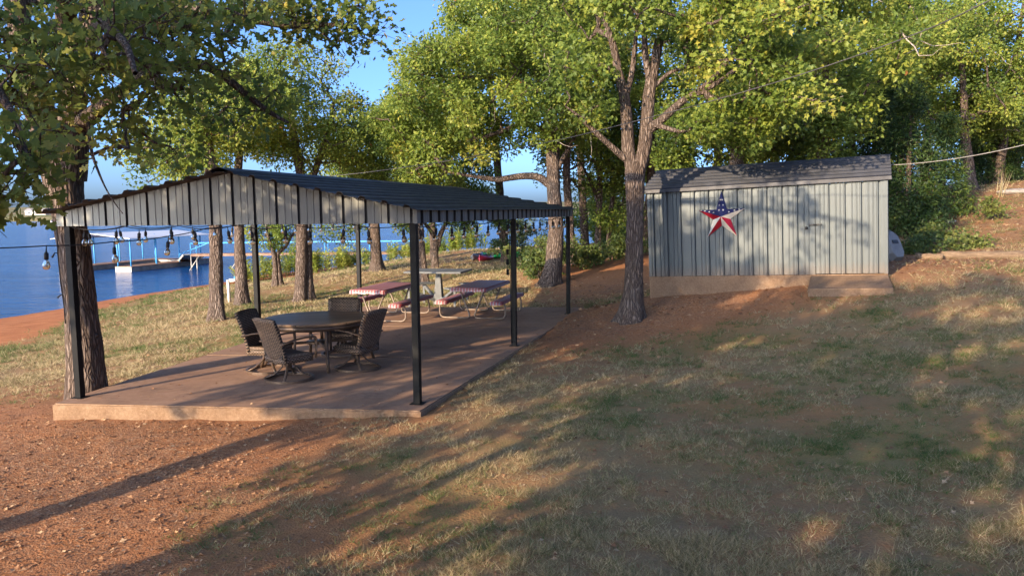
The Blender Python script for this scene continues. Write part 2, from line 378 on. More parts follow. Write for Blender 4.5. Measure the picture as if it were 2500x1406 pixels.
for p, dx in ((PFL, -.022), (PFR, -.01), (PMR, -.015), (PBR, 0), (PBL, .0), (PML, -.02)):
    m = MB(); a = Matrix.Rotation(R(-14), 4, 'Z')
    M_ = Matrix.Translation(Vector(p)) @ Matrix.Shear('XY', 4, (0, 0)) @ a
    m.box((0, 0, 0), (.092, .092, 2.52), None, 0, .008); m.v = [tuple(Vector(p) + a @ Vector((q[0], q[1], 0)) + Vector((0, 0, q[2] + 1.26))) for q in m.v]
    po = m.build('post', MATS['post'], pav)
    b = MB(); b.box((0, 0, 0), (.17, .17, .008)); b.v = [tuple(Vector(p) + a @ Vector(q) + Vector((0, 0, .006))) for q in b.v]
    b.build('base_plate', MATS['post'], po)
# frame of the roof outline: eave corners (slightly beyond the posts)
def lerp(a, b, t_): return np.asarray(a) * (1 - t_) + np.asarray(b) * t_
UF = (PFR - PFL) / np.linalg.norm(PFR - PFL); VL = (PBL - PFL) / np.linalg.norm(PBL - PFL); VR = (PBR - PFR) / np.linalg.norm(PBR - PFR)
fFL, fFR = PFL - UF * .10 - VL * .09, PFR + UF * .075 - VR * .09       # fascia corners
fBL, fBR = PBL - UF * .10 + VL * .12, PBR + UF * .075 + VR * .12
WF = np.linalg.norm(fFR - fFL)
EAVE, RIDGE, HF2 = 2.545, 3.035, 2.355
def roof_z(u): return EAVE + (RIDGE - EAVE) * (1 - abs(u - .5) * 2)
# front and back gable fascia: sheets with recessed dark grooves
def fascia(A, B, toward, name, rib, hbot, htop, panel_w, groove=.038, depth=.03, first=.12):
    A, B = np.asarray(A), np.asarray(B); L = np.linalg.norm(B - A); d = (B - A) / L; nrm = np.array([d[1], -d[0], 0]);
    if nrm.dot(np.asarray(toward)) < 0: nrm = -nrm
    xs = []; x = first
    while x < L - .02: xs.append(x); x += rib
    pn = max(1, int(round(panel_w / rib)))
    bounds = [0.0] + [xs[i] + groove * .5 + rib * .5 for i in range(pn - 1, len(xs) - 1, pn)] + [L]
    for k in range(len(bounds) - 1):
        a0, b0 = bounds[k] + (.0015 if k else 0), bounds[k + 1]
        prof = [(a0, 0, 0)]
        for gx_ in xs:
            if a0 + .01 < gx_ - groove / 2 and gx_ + groove / 2 < b0 - .005:
                prof += [(gx_ - groove / 2, 0, 0), (gx_ - groove / 2 + .004, -depth, 1), (gx_ + groove / 2 - .004, -depth, 1), (gx_ + groove / 2, 0, 1)]
            for off in (rib * .36, rib * .66):
                q = gx_ + off
                if a0 + .02 < q < b0 - .02: prof += [(q - .010, 0, 0), (q - .004, .008, 0), (q + .004, .008, 0), (q + .010, 0, 0)]
        prof.append((b0, 0, 0)); prof.sort(key=lambda e: e[0])
        # make sure the ridge line is a vertex
        V = []; Fs = []; mi = []
        for x_, off, mt in prof:
            p = A + d * x_ + nrm * off; u = x_ / L
            V += [(p[0], p[1], hbot(u)), (p[0], p[1], htop(u))]
        for i in range(len(prof) - 1):
            Fs.append((2 * i, 2 * i + 2, 2 * i + 3, 2 * i + 1)); mi.append(1 if prof[i + 1][2] else 0)
        m = MB(); m.add(V, Fs); m.m = mi
        o = m.build(name, [MATS['sheet'], MATS['groove']], pav)
        sd = o.modifiers.new('thickness', 'SOLIDIFY'); sd.thickness = .0018; sd.offset = 0
fascia(fFL, fFR, (0, -1, 0), 'front_fascia_sheet', .296, lambda u: HF2, lambda u: roof_z(u) - .012, .9)
fascia(fBL, fBR, (0, 1, 0), 'back_fascia_sheet', .296, lambda u: HF2, lambda u: roof_z(u) - .012, .9)
fascia(fFR, fBR, (1, 0, 0), 'side_fascia_sheet', .296, lambda u: HF2, lambda u: EAVE - .012, .9, .10, .03, .17)
fascia(fFL, fBL, (-1, 0, 0), 'side_fascia_sheet', .296, lambda u: HF2, lambda u: EAVE - .012, .9, .10, .03, .17)
m = MB()
for s in (-1, 1):
    pass
c = Vector(fFR) + Vector((0, 0, 0)); m.add([(c.x - .03, c.y - .006, HF2 - .004), (c.x + .008, c.y - .006, HF2 - .004), (c.x + .008, c.y - .006, EAVE - .014), (c.x - .03, c.y - .006, EAVE - .014), (c.x + .014, c.y + .05, HF2 - .004), (c.x + .014, c.y + .05, EAVE - .014)], [(0, 1, 2, 3), (1, 4, 5, 2)])
o = m.build('corner_trim', MATS['sheet'], pav); sd = o.modifiers.new('thickness', 'SOLIDIFY'); sd.thickness = .002
# beams and rafters behind the fascia
for a_, b_ in ((PFL, PFR), (PBL, PBR), (PFL, PBL), (PFR, PBR), (PML, PMR)):
    m = MB(); m.bar(Vector(a_) + Vector((0, 0, 2.46)), Vector(b_) + Vector((0, 0, 2.46)), .07, .10); m.build('beam', MATS['post'], pav)
for w_ in (.02, .25, .5, .75, .98):
    pl, pr = lerp(PFL, PBL, w_), lerp(PFR, PBR, w_); mid = (pl + pr) / 2
    for q in (pl, pr):
        m = MB(); m.bar(Vector(q) + Vector((0, 0, 2.50)), Vector(mid) + Vector((0, 0, 2.96)), .05, .05); m.build('rafter', MATS['post'], pav)
# roof sheets: ribs run front to back
rFL, rFR = fFL - UF * .12 - VL * .20, fFR + UF * .10 - VR * .20
rBL, rBR = fBL - UF * .12 + VL * .12, fBR + UF * .10 + VR * .12
RL = np.linalg.norm(rFR - rFL); OV = .11 / WF
def roof_pt(u, w_, lift):
    p = lerp(lerp(rFL, rFR, u), lerp(rBL, rBR, u), w_)
    uu = -OV + u * (1 + 2 * OV); z = roof_z(uu)
    return (p[0], p[1], z + lift + .012 * math.sin(w_ * 23 + u * 9) * abs(u - .5))
def roof_sheet(u0, u1, w0, w1):
    n_r = 3; prof = []; du = (u1 - u0) / n_r; rw = .024 / RL; bw = .052 / RL
    for k in range(n_r):
        c = u0 + du * (k + .5); prof += [(c - bw, 0), (c - rw, .036), (c + rw, .036), (c + bw, 0)]
        for off in (.33, -.33): prof += [(c + du * off - .004, 0), (c + du * off, .007), (c + du * off + .004, 0)]
    prof += [(u0, 0), (u1, 0)]; prof.sort()
    ws = [w0 + (w1 - w0) * k / 10 for k in range(11)]
    V = [roof_pt(u, w_, l_) for w_ in ws for u, l_ in prof]; n = len(prof)
    Fs = [(i * n + j, i * n + j + 1, (i + 1) * n + j + 1, (i + 1) * n + j) for i in range(10) for j in range(n - 1)]
    m = MB(); m.add(V, Fs); o = m.build('roof_sheet', [MATS['roofsheet'], MATS['roofunder']], pav)
    sd = o.modifiers.new('thickness', 'SOLIDIFY'); sd.thickness = .003; sd.offset = -1; sd.material_offset = 1
for k in range(3):
    roof_sheet(k / 6, (k + 1) / 6 - .0006, 0, 1); roof_sheet(.5 + k / 6 + .0006, .5 + (k + 1) / 6, 0, 1)
m = MB(); V = []
for w_ in np.linspace(-.002, 1.002, 12):
    for u, l_ in ((.475, .036), (.5, .05), (.525, .036)): V.append(roof_pt(u, w_, l_ + .004))
m.add(V, [(i * 3 + j, i * 3 + j + 1, i * 3 + j + 4, i * 3 + j + 3) for i in range(11) for j in range(2)])
o = m.build('ridge_cap', MATS['roofsheet'], pav); sd = o.modifiers.new('thickness', 'SOLIDIFY'); sd.thickness = .002

# ------------------------------------------------------------------ string lights
MATS['cord'] = simple('black_rubber', (.012, .012, .014), .55, 0, .2)
t = NT('bulb_glass'); t.fin((.95, .93, .88), .03, None, 0, .5); t.b.inputs['Transmission Weight'].default_value = 1; t.b.inputs['IOR'].default_value = 1.25
MATS['bulb'] = t.m
MATS['filament'] = simple('filament_amber', (.55, .33, .14), .5, 0, .2)
sock = MB(); sock.lathe([(.004, .03), (.006, 0), (.012, -.012), (.019, -.018), (.019, -.068), (.014, -.074)], n=10); sock_me = sock.mesh('socket', MATS['cord'])
bl = MB(); bl.lathe([(.013, -.072), (.017, -.085), (.028, -.105), (.032, -.125), (.029, -.145), (.018, -.158), (.004, -.162)], n=12); bulb_me = bl.mesh('bulb', MATS['bulb'])
fi = MB(); fi.tube([(0, 0, -.075), (.004, 0, -.10), (-.004, 0, -.125), (.003, 0, -.145)], .0028, 5); fil_me = fi.mesh('filament', MATS['filament'])
def string_light(label, P, bulbs, sag=.05, drop=.07, skip=()):
    root = thing('string_light', label, 'string light', P[0], group='string lights on the pavilion')
    path = []
    for i in range(len(P) - 1):
        a, b = Vector(P[i]), Vector(P[i + 1])
        for k in range(8):
            s_ = k / 8; path.append(a.lerp(b, s_) - Vector((0, 0, sag * 4 * s_ * (1 - s_))))
    path.append(Vector(P[-1]))
    m = MB(); m.tube(path, .0065, 6); m.build('cord', MATS['cord'], root)
    inv = root_m(root).inverted()
    for q in bulbs:
        q = Vector(q); best = min(path, key=lambda p: (p - q).length) if True else q
        s_ = bpy.data.objects.new('socket', sock_me); col.objects.link(s_); s_.parent = root
        tilt = Matrix.Rotation(random.uniform(-.12, .12), 4, 'X') @ Matrix.Rotation(random.uniform(-.12, .12), 4, 'Y')
        s_.matrix_basis = inv @ Matrix.Translation(q - Vector((0, 0, drop * .6))) @ tilt @ Matrix.Scale(1.12, 4)
        h = MB(); h.tube([(0, 0, drop * .55), (0, 0, .028)], .0045, 5)
        for nm, me_ in (('lead', h.mesh('lead', MATS['cord'])), ('bulb', bulb_me), ('filament', fil_me)):
            c_ = bpy.data.objects.new(nm, me_); col.objects.link(c_); c_.parent = s_
    return root
random.seed(5)
hook = lambda A, B, n, z, off: [Vector(lerp(A, B, i / n)) + Vector(off) + Vector((0, 0, z)) for i in range(n + 1)]
def along(P, sag, spacing, start=.2):
    out = []
    for i in range(len(P) - 1):
        a, b = Vector(P[i]), Vector(P[i + 1]); L = (b - a).length; x = start
        while x < L:
            s_ = x / L; out.append(a.lerp(b, s_) - Vector((0, 0, sag * 4 * s_ * (1 - s_)))); x += spacing
    return out
iFL, iFR, iBL, iBR = fFL + VL * .06 + UF * .12, fFR + VR * .06 - UF * .1, fBL - VL * .1 + UF * .1, fBR - VR * .1 - UF * .1
P = hook(iFL, iFR, 6, HF2 - .005, (0, 0, 0)); string_light('black cord of clear bulbs hung under the front gable fascia of the pavilion', P, along(P, .05, .46, .22), .05)
P = hook(iFR, iBR, 8, HF2 - .01, (0, 0, 0)); string_light('clear bulb string hung along the right eave of the pavilion', P, along(P, .05, .55, .3), .05)
P = hook(iFL, iBL, 8, HF2 - .01, (0, 0, 0)); string_light('clear bulb string hung along the lake side eave of the pavilion', P, along(P, .06, .6, .35), .06)
P = hook(iBL, iBR, 4, HF2 - .01, (0, 0, 0)); string_light('clear bulb string hung across the far end of the pavilion', P, along(P, .08, .65, .3), .08)
P = [at(-160, 606, 6.6), at(112, 600, 7.6), at(278, 590, 8.6), at(410, 577, 9.4), at(505, 557, 9.9), at(600, 547, 10.22)]
string_light('free hanging black cord with large clear bulbs crossing in front of the left oak trunk', P, [Vector(P[1]), Vector(P[2]), Vector(P[3]), Vector(at(-60, 603, 7.0))], .012, .09)
# spare sockets on the trunk and on the middle right post
root = thing('empty_light_cord', 'black light cord with empty sockets running down the left oak trunk', 'light cord', at(139, 560, 10.9))
m = MB(); m.tube([at(138, 545, 10.95), at(141, 620, 10.9), at(148, 690, 10.88), at(156, 745, 10.86), at(160, 790, 10.85)], .008, 6); m.build('cord', MATS['cord'], root)
for a_, b_ in (((142, 619), (127, 629)), ((156, 722), (140, 727))):
    m = MB(); m.tube([at(*a_, 10.89), at(a_[0] - 8, a_[1] - 2, 10.86), at(*b_, 10.84)], [.008, .008, .015], 6); m.build('socket', MATS['cord'], root)
root = thing('cable_string', 'black cable with flat box sockets running down beside the middle right post', 'cable', PMR)
m = MB(); q = Vector(PMR) + Vector((-.075, -.05, 0)); m.tube([q + Vector((0, 0, 2.36)), q + Vector((.005, 0, 1.6)), q + Vector((.01, 0, 1.0)), q + Vector((.02, 0, .05))], .008, 6); m.build('cord', MATS['cord'], root)
for z in (1.75, 1.57, 1.38):
    m = MB(); m.box(q + Vector((-.035, -.01, z)), (.05, .05, .105), None, 0, .006); m.build('socket_box', MATS['post'], root)

# ------------------------------------------------------------------ chairs and round table
t = NT('brown_wicker'); tc = t.n('ShaderNodeTexCoord')
br = t.n('ShaderNodeTexBrick'); br.inputs['Scale'].default_value = 1.0; br.inputs['Mortar Size'].default_value = .12; br.inputs['Brick Width'].default_value = 1; br.inputs['Row Height'].default_value = .5
mp = t.n('ShaderNodeMapping'); mp.inputs['Scale'].default_value = (20, 20, 20); t.l(tc.outputs['UV'], mp.inputs[0]); t.l(mp.outputs[0], br.inputs['Vector'])
br.inputs['Color1'].default_value = (.22, .145, .095, 1); br.inputs['Color2'].default_value = (.32, .22, .15, 1); br.inputs['Mortar'].default_value = (.016, .011, .008, 1)
inv_ = t.math('SUBTRACT', 1.0, br.outputs['Fac'])
MATS['wicker'] = t.fin(br.outputs['Color'], .62, t.bump(inv_, .7, .006), 0, .35)
MATS['bronze'] = simple('bronze_metal', (.12, .078, .052), .42, .35, .3, 8, .08, 60)
t = NT('plank_top'); v = t.coord('Object', (1, 9, 1))
sepv = t.n('ShaderNodeSeparateXYZ'); t.l(t.coord('Object'), sepv.inputs[0])
plank = t.math('FRACT', t.math('MULTIPLY', sepv.outputs[1], 7.5)); pid = t.math('FLOOR', t.math('MULTIPLY', sepv.outputs[1], 7.5))
wn_ = t.n('ShaderNodeTexWhiteNoise'); wn_.noise_dimensions = '1D'; t.l(pid, wn_.inputs['W'])
cc = t.ramp(t.noise(v, 4, 6, .65), [(.3, (.14, .085, .052)), (.7, (.33, .215, .135))])
cc = t.mix(.45, cc, t.ramp(wn_.outputs['Value'], [(0, (.12, .08, .05)), (1, (.36, .245, .16))]))
seam = t.math('LESS_THAN', plank, .05); cc = t.mix(seam, cc, (.03, .022, .016))
MATS['tabletop'] = t.fin(cc, .42, t.bump(seam, -.3, .004), 0, .45)
def uv_grid(mb_v, nu, nv, su, sv, me):
    uvl = me.uv_layers.new(name='UVMap')
    for lp in me.loops:
        i = lp.vertex_index; uvl.data[lp.index].uv = ((i % nu) / (nu - 1) * su, ((i // nu) % nv) / (nv - 1) * sv)
def wicker_panel(name, fn, nu, nv, su, sv, thick, parent):
    V = [fn(i / (nu - 1), j / (nv - 1)) for j in range(nv) for i in range(nu)]
    Fs = [(j * nu + i, j * nu + i + 1, (j + 1) * nu + i + 1, (j + 1) * nu + i) for j in range(nv - 1) for i in range(nu - 1)]
    m = MB(); m.add(V, Fs, 0, True); me = m.mesh(name, MATS['wicker']); uv_grid(None, nu, nv, su, sv, me)
    o = link(name, me, parent, True); sd = o.modifiers.new('thickness', 'SOLIDIFY'); sd.thickness = thick; sd.offset = 0; return o
def make_chair():
    r_ = thing('swivel_chair', 'x', 'chair')
    def back(u, w_):
        x = (u - .5) * (.56 + .05 * w_); z = .36 + w_ * .66 + (-.022 * (2 * u - 1) ** 4 * max(0, w_ - .7) / .3); y = -.24 - w_ * .17 - .05 * math.sin(w_ * 3.0) * 0 + .035 * (2 * u - 1) ** 2 - .035 * (w_ ** 3)
        return (x, y, z)
    wicker_panel('backrest', back, 9, 11, .58, .66, .045, r_)
    def seat(u, w_):
        x = (u - .5) * .54; y = -.26 + w_ * .54; z = .415 - .02 * math.sin(w_ * math.pi) * math.sin(u * math.pi) - .04 * max(0, w_ - .85) / .15
        return (x, y, z)
    wicker_panel('seat', seat, 9, 9, .54, .54, .06, r_)
    def apron(u, w_):
        per = u * 4; s_ = .262
        if per < 1: p = (-s_ + 2 * s_ * per, s_ + .01)
        elif per < 2: p = (s_, s_ + .01 - 2 * s_ * (per - 1))
        elif per < 3: p = (s_ - 2 * s_ * (per - 2), -s_ + .01)
        else: p = (-s_, -s_ + .01 + 2 * s_ * (per - 3))
        return (p[0], p[1], .30 + w_ * .11)
    wicker_panel('apron', apron, 33, 3, 2.1, .11, .02, r_)
    for s in (-1, 1):
        m = MB(); x = s * .305
        m.tube(bend([(x, -.31, .62), (x, -.10, .67), (x, .14, .69), (x, .31, .685), (x, .315, .50), (x, .30, .34)], .035, 4), .016, 8, w=1.9); m.build('armrest', MATS['bronze'], r_, True)
    m = MB(); m.lathe([(.09, .305), (.09, .285), (.035, .28), (.03, .20), (.045, .19), (.045, .16)], n=14); m.build('swivel_hub', MATS['bronze'], r_, True)
    for k in range(4):
        a = math.pi / 4 + k * math.pi / 2; c_, s_ = math.cos(a), math.sin(a)
        m = MB(); m.tube([(c_ * q, s_ * q, z) for q, z in ((.035, .29), (.075, .25), (.14, .165), (.24, .085), (.365, .036))], .015, 6, w=1.6); m.build('leg', MATS['bronze'], r_, True)
    m = MB(); n = 28; V = []
    for j in range(n):
        a = 2 * math.pi * j / n
        for q, z in ((.35, .004), (.39, .004), (.39, .045), (.35, .045)): V.append((q * math.cos(a), q * math.sin(a), z))
    m.add(V, [(4 * j + k, 4 * ((j + 1) % n) + k, 4 * ((j + 1) % n) + (k + 1) % 4, 4 * j + (k + 1) % 4) for j in range(n) for k in range(4)], 0)
    m.build('base_ring', MATS['bronze'], r_, True)
    return r_
chair0 = make_chair()
def face(dx, dy): return math.atan2(-dx, dy)
spots = [((-3.38, 11.58), (.67, .74), 'front brown wicker swivel chair with its back to the camera, nearest the patio edge'),
         ((-3.88, 12.25), (.95, -.22), 'dark wicker swivel chair behind the front one, facing right to the round table'),
         ((-2.50, 12.35), (-.86, .42), 'wicker swivel chair at the right of the round table, facing left'),
         ((-3.02, 13.62), (.05, -1), 'far wicker swivel chair showing only its backrest top beyond the round table')]
for i, (p, d, lab) in enumerate(spots):
    o = chair0 if i == 0 else copy_tree(chair0)
    o.matrix_world = Matrix.Translation((p[0], p[1], .001)) @ Matrix.Rotation(face(*d), 4, 'Z') @ Matrix.Scale(.95, 4)
    set_props(o, lab, 'chair', 'wicker swivel chairs around the round table')
tb = thing('round_table', 'large round brown patio table with plank pattern top between the wicker chairs', 'table', (-3.25, 12.87, 0), R(18))
m = MB(); m.lathe([(.0, .725), (.86, .725), (.885, .735), (.89, .755), (.88, .765), (.0, .767)], n=64, sm=False); m.build('tabletop', MATS['tabletop'], tb, True)
m = MB(); m.lathe([(.845, .645), (.855, .645), (.86, .7245), (.84, .7245)], n=48); m.build('apron', MATS['bronze'], tb, True)
for k in range(4):
    a = R(45 + 90 * k - 40); c_, s_ = math.cos(a), math.sin(a)
    m = MB(); m.tube([(c_ * q, s_ * q, z) for q, z in ((.80, .72), (.81, .62), (.83, .40), (.87, .18), (.93, 0.0))], [.03, .03, .028, .026, .026], 8, w=1.3); m.build('leg', MATS['bronze'], tb, True)
    m = MB(); m.bar((c_ * .81, s_ * .81, .36), (c_ * .16, s_ * .16, .36), .03, .045); m.build('stretcher', MATS['bronze'], tb, True)
m = MB(); m.lathe([(.20, .34), (.20, .375)], n=24); m.build('stretcher_ring', MATS['bronze'], tb, True)

# ------------------------------------------------------------------ picnic tables with checked covers
t = NT('red_gingham'); sep = t.n('ShaderNodeSeparateXYZ'); t.l(t.coord('Object'), sep.inputs[0])
def stripe(ax): return t.math('GREATER_THAN', t.math('FRACT', t.math('MULTIPLY', sep.outputs[ax], 14.0)), .5)
sx, sy = stripe(0), stripe(1); both = t.math('MULTIPLY', t.math('ADD', t.math('ADD', sx, sy), 0.0), .5)
cc = t.ramp(both, [(0, (.40, .31, .31)), (.5, (.33, .085, .09)), (1, (.25, .018, .026))], 'CONSTANT')
nd = cc.node; nd.color_ramp.elements[1].position = .3; nd.color_ramp.elements[2].position = .8
MATS['gingham'] = t.fin(cc, .42, t.bump(t.noise(t.coord('Object'), 9, 4), .25, .02), 0, .5)
MATS['tube'] = simple('weathered_steel_tube', (.20, .155, .12), .5, .35, .35, 9, .1, 50)
MATS['board'] = simple('table_board', (.25, .19, .14), .7, 0, .3)
def make_picnic():
    r_ = thing('picnic_table', 'x', 'picnic table')
    m = MB(); m.box((0, 0, .715), (.80, 2.06, .04)); m.build('tabletop', MATS['board'], r_, True)
    for s in (-1, 1):
        m = MB(); m.box((s * .66, 0, .415), (.24, 2.06, .04)); m.build('bench_board', MATS['board'], r_, True)
        for e in (-1, 1):
            y = e * .74
            m = MB(); m.tube(bend([(s * .30, y, .694), (s * .03, y + .02 * e, .025), (s * .80, y, .025), (s * .80, y, .36), (s * .66, y, .393)], .13, 6), .021, 8); m.build('leg_tube', MATS['tube'], r_, True)
            m = MB(); m.bar((s * .22, y * .96, .50), (s * .22, y * .45, .69), .028, .01); m.build('brace', MATS['tube'], r_, True)
    return r_
pt0 = make_picnic()
def cover(w, l, h, name='fitted_cover'):
    bm = bmesh.new(); bmesh.ops.create_cube(bm, size=1)
    for v_ in bm.verts: v_.co = Vector((v_.co.x * w, v_.co.y * l, v_.co.z * h))
    bmesh.ops.delete(bm, geom=[f for f in bm.faces if f.normal.z < -.5], context='FACES')
    bmesh.ops.bevel(bm, geom=bm.edges[:], offset=.014, segments=3, affect='EDGES', clamp_overlap=True)
    bmesh.ops.subdivide_edges(bm, edges=[e for e in bm.edges if e.calc_length() > .3], cuts=9, use_grid_fill=True)
    for v_ in bm.verts:
        if v_.co.z < -h * .3: v_.co.z += .010 * math.sin(v_.co.y * 17 + v_.co.x * 23) - .006
    me = bpy.data.meshes.new(name); bm.to_mesh(me); bm.free(); me.materials.append(MATS['gingham'])
    for p_ in me.polygons: p_.use_smooth = True
    return me
cov_top, cov_bench = cover(.86, 2.12, .075), cover(.285, 2.12, .066)
for i, (cx, cy, rz, nm) in enumerate(((-3.00, 18.45, -15, 'left'), (-.74, 18.72, -15, 'right'))):
    o = pt0 if i == 0 else copy_tree(pt0)
    M_ = Matrix.Translation((cx, cy, .002)) @ Matrix.Rotation(R(rz), 4, 'Z'); o.matrix_world = M_
    set_props(o, ('steel tube framed picnic table farther left, partly behind the wicker chairs', 'steel tube framed picnic table farther right, beside the middle right post')[i], 'picnic table', 'picnic tables under checked covers')
    for x, z, me_, what in ((0, .7135, cov_top, 'top'), (-.66, .4135, cov_bench, 'lake side bench'), (.66, .4135, cov_bench, 'shed side bench')):
        c_ = link('fitted_cover', me_); c_.matrix_world = M_ @ Matrix.Translation((x, 0, z))
        set_props(c_, 'red checked vinyl cover stretched over the %s of the %s picnic table' % (what, nm), 'table cover', 'red checked covers')

# concrete pedestal table beyond the patio
MATS['greyc'] = simple('grey_painted_metal', (.135, .14, .138), .7, .1, .2, 5, .2)
gp = onground(1072, 740, 22.2); M_ = Matrix.Translation(Vector(gp)) @ Matrix.Rotation(R(-12), 4, 'Z')
ped = thing('pedestal_table', 'grey pedestal picnic table with attached seats standing behind the two checked tables', 'picnic table', M=M_)
m = MB(); m.box((0, 0, .97), (1.66, 1.25, .05), None, 0, .008); m.build('tabletop', MATS['greyc'], ped, True)
m = MB(); m.add([(x * s, y * s, z) for z, s in ((-.06, .8), (.944, .36)) for x, y in ((-.17, -.17), (.17, -.17), (.17, .17), (-.17, .17))], [(0, 1, 5, 4), (1, 2, 6, 5), (2, 3, 7, 6), (3, 0, 4, 7), (4, 5, 6, 7)]); m.build('pedestal', MATS['greyc'], ped, True)
for k in range(4):
    a = R(45 + 90 * k); c_, s_ = math.cos(a), math.sin(a); q = .95
    m = MB(); m.box((0, 0, 0), (.52, .32, .045), Matrix.Rotation(a + math.pi / 2, 4, 'Z'), 0, .006); m.v = [(p_[0] + c_ * q, p_[1] + s_ * q, p_[2] + .55) for p_ in m.v]; st = m.build('seat', MATS['greyc'], ped, True)
    m = MB(); m.bar((c_ * .10, s_ * .10, .12), (c_ * q, s_ * q, .52), .07, .07); m.build('seat_arm', MATS['greyc'], ped, True)
    m = MB(); m.bar((c_ * q, s_ * q, .526), (c_ * q * .98, s_ * q * .98, -.04), .06, .06); m.build('seat_leg', MATS['greyc'], ped, True)
# ------------------------------------------------------------------ storage shed
sA, sB = at(1586, 675, 17.7), at(2168, 668, 15.65)
ux = Vector(sB - sA).normalized(); yb = Vector((-ux.y, ux.x, 0)).normalized(); uz = ux.cross(yb).normalized()
MSH = Matrix(((ux.x, yb.x, uz.x, sA[0]), (ux.y, yb.y, uz.y, sA[1]), (ux.z, yb.z, uz.z, sA[2]), (0, 0, 0, 1)))
SL = (Vector(sB) - Vector(sA)).length; SD = 2.45; SH = 1.93
shed = thing('storage_shed', 'low corrugated metal storage shed with dark ribbed roof on a concrete footing', 'shed', M=MSH)
t = NT('shed_sheet'); v = t.coord('Object', (1, 1, .2))
cc = t.ramp(t.noise(v, 2, 6, .6), [(.3, (.056, .073, .080)), (.7, (.084, .10, .104))])
cc = t.mix(.3, cc, t.ramp(t.noise(t.coord('Object', (14, 14, .3)), 3, 6, .7), [(.35, (.052, .070, .082)), (.65, (.125, .138, .138))]))
sz_ = t.n('ShaderNodeSeparateXYZ'); t.l(t.coord('Object'), sz_.inputs[0]); dirt = t.math('MULTIPLY', t.ramp(t.math('ADD', sz_.outputs[2], t.math('MULTIPLY', t.noise(t.coord('Object', (5, 5, 1)), 3, 5, .7), .3)), [(.12, (.75,) * 3), (.42, (0, 0, 0))]), .7); cc = t.mix(dirt, cc, (.14, .09, .06))
MATS['shedsheet'] = t.fin(cc, t.math('ADD', t.math('MULTIPLY', t.noise(v, 6), .2), .34), t.bump(t.noise(v, 3, 3), .1, .02), .3, .5)
MATS['shedroof'] = simple('shed_roof_sheet', (.032, .034, .042), .5, .15, .35, 3.0, .1, 25)
def rib_sheet(x0, x1, zt, zb, y, nrm, rib, first, name, mats, parent, M_=None, rd=.045):
    prof = [(x0, 0)]; x = first
    while x < x1 - .03:
        if x > x0 + .03: prof += [(x - .052, 0), (x - .044, .016), (x - .030, .016), (x - .019, .006), (x - .018, -rd), (x + .018, -rd), (x + .019, 0)]
        for o_ in (.36, .64):
            q = x + rib * o_
            if x0 + .02 < q < x1 - .02: prof += [(q - .013, 0), (q - .006, .013), (q + .006, .013), (q + .013, 0)]
        x += rib
    prof.append((x1, 0)); prof.sort(); V = []
    for a, b in prof:
        for z in (zb, zt): V.append(Vector((a, y + nrm * b, z if not callable(z) else z(a))))
    if M_: V = [M_ @ q for q in V]
    m = MB(); m.add(V, [(2 * i, 2 * i + 2, 2 * i + 3, 2 * i + 1) for i in range(len(prof) - 1)])
    o = m.build(name, mats, parent, True); sd = o.modifiers.new('thickness', 'SOLIDIFY'); sd.thickness = .002; sd.offset = 0; return o
RS = SL / 16
DX0 = RS * 11.55
for k in range(4):
    x0, x1 = k * RS * 2.89, min((k + 1) * RS * 2.89, DX0) - .002
    rib_sheet(x0, x1, SH, 0, 0, -1, RS, RS * .5 + RS * 0, 'wall_sheet', MATS['shedsheet'], shed)
dr = rib_sheet(DX0 + .012, SL - .05, SH - .06, .012, -.010, -1, RS, RS * .5, 'door', MATS['shedsheet'], shed)
rib_sheet(DX0 + .002, SL, SH, SH - .055, 0, -1, RS, 99, 'door_header', MATS['shedsheet'], shed)
MATS['dark'] = simple('dark_steel', (.05, .05, .05), .5, .6)
m = MB(); zl = 1.04
m.bar((DX0 - .12, -.045, zl), (DX0 + .13, -.045, zl), .022, .03); m.tube([(DX0 + .02, -.035, zl), (DX0 + .02, -.085, zl), (DX0 - .03, -.09, zl)], .009, 6)
m.build('latch_bar', MATS['dark'], dr, True)
m = MB(); m.lathe([(.001, 0), (.028, .004), (.030, .02), (.018, .035), (.001, .036)], n=14); m.v = [(DX0 - .17 + p_[0], -.025 - p_[2], zl - .06 + p_[1]) for p_ in m.v]; m.build('knob', MATS['dark'], dr, True)
for x in (0, SL):
    m = MB(); s = -1 if x else 1
    m.add([(x, -.028, 0), (x + s * .07, -.028, 0), (x + s * .07, -.028, SH), (x, -.028, SH), (x, .06, 0), (x, .06, SH)], [(0, 1, 2, 3), (4, 0, 3, 5)]); o = m.build('corner_trim', MATS['shedsheet'], shed, True); sd = o.modifiers.new('thickness', 'SOLIDIFY'); sd.thickness = .002
rz_ = lambda y: SH + .06 + .42 * (1 - abs(y - SD / 2) / (SD / 2))
for x, nrm in ((0, -1), (SL, 1)):
    Mx = Matrix(((0, 1, 0, x), (1, 0, 0, 0), (0, 0, 1, 0), (0, 0, 0, 1)))
    rib_sheet(.062, SD / 2, lambda a: rz_(a) - .03, 0, 0, nrm, RS, .2, 'gable_sheet', MATS['shedsheet'], shed, Mx); rib_sheet(SD / 2 + .002, SD, lambda a: rz_(a) - .03, 0, 0, nrm, RS, 1.4, 'gable_sheet', MATS['shedsheet'], shed, Mx)
for k in range(4): rib_sheet(k * SL / 4, (k + 1) * SL / 4 - .002, SH, 0, SD, 1, RS, .2 + k * .05, 'back_sheet', MATS['shedsheet'], shed)
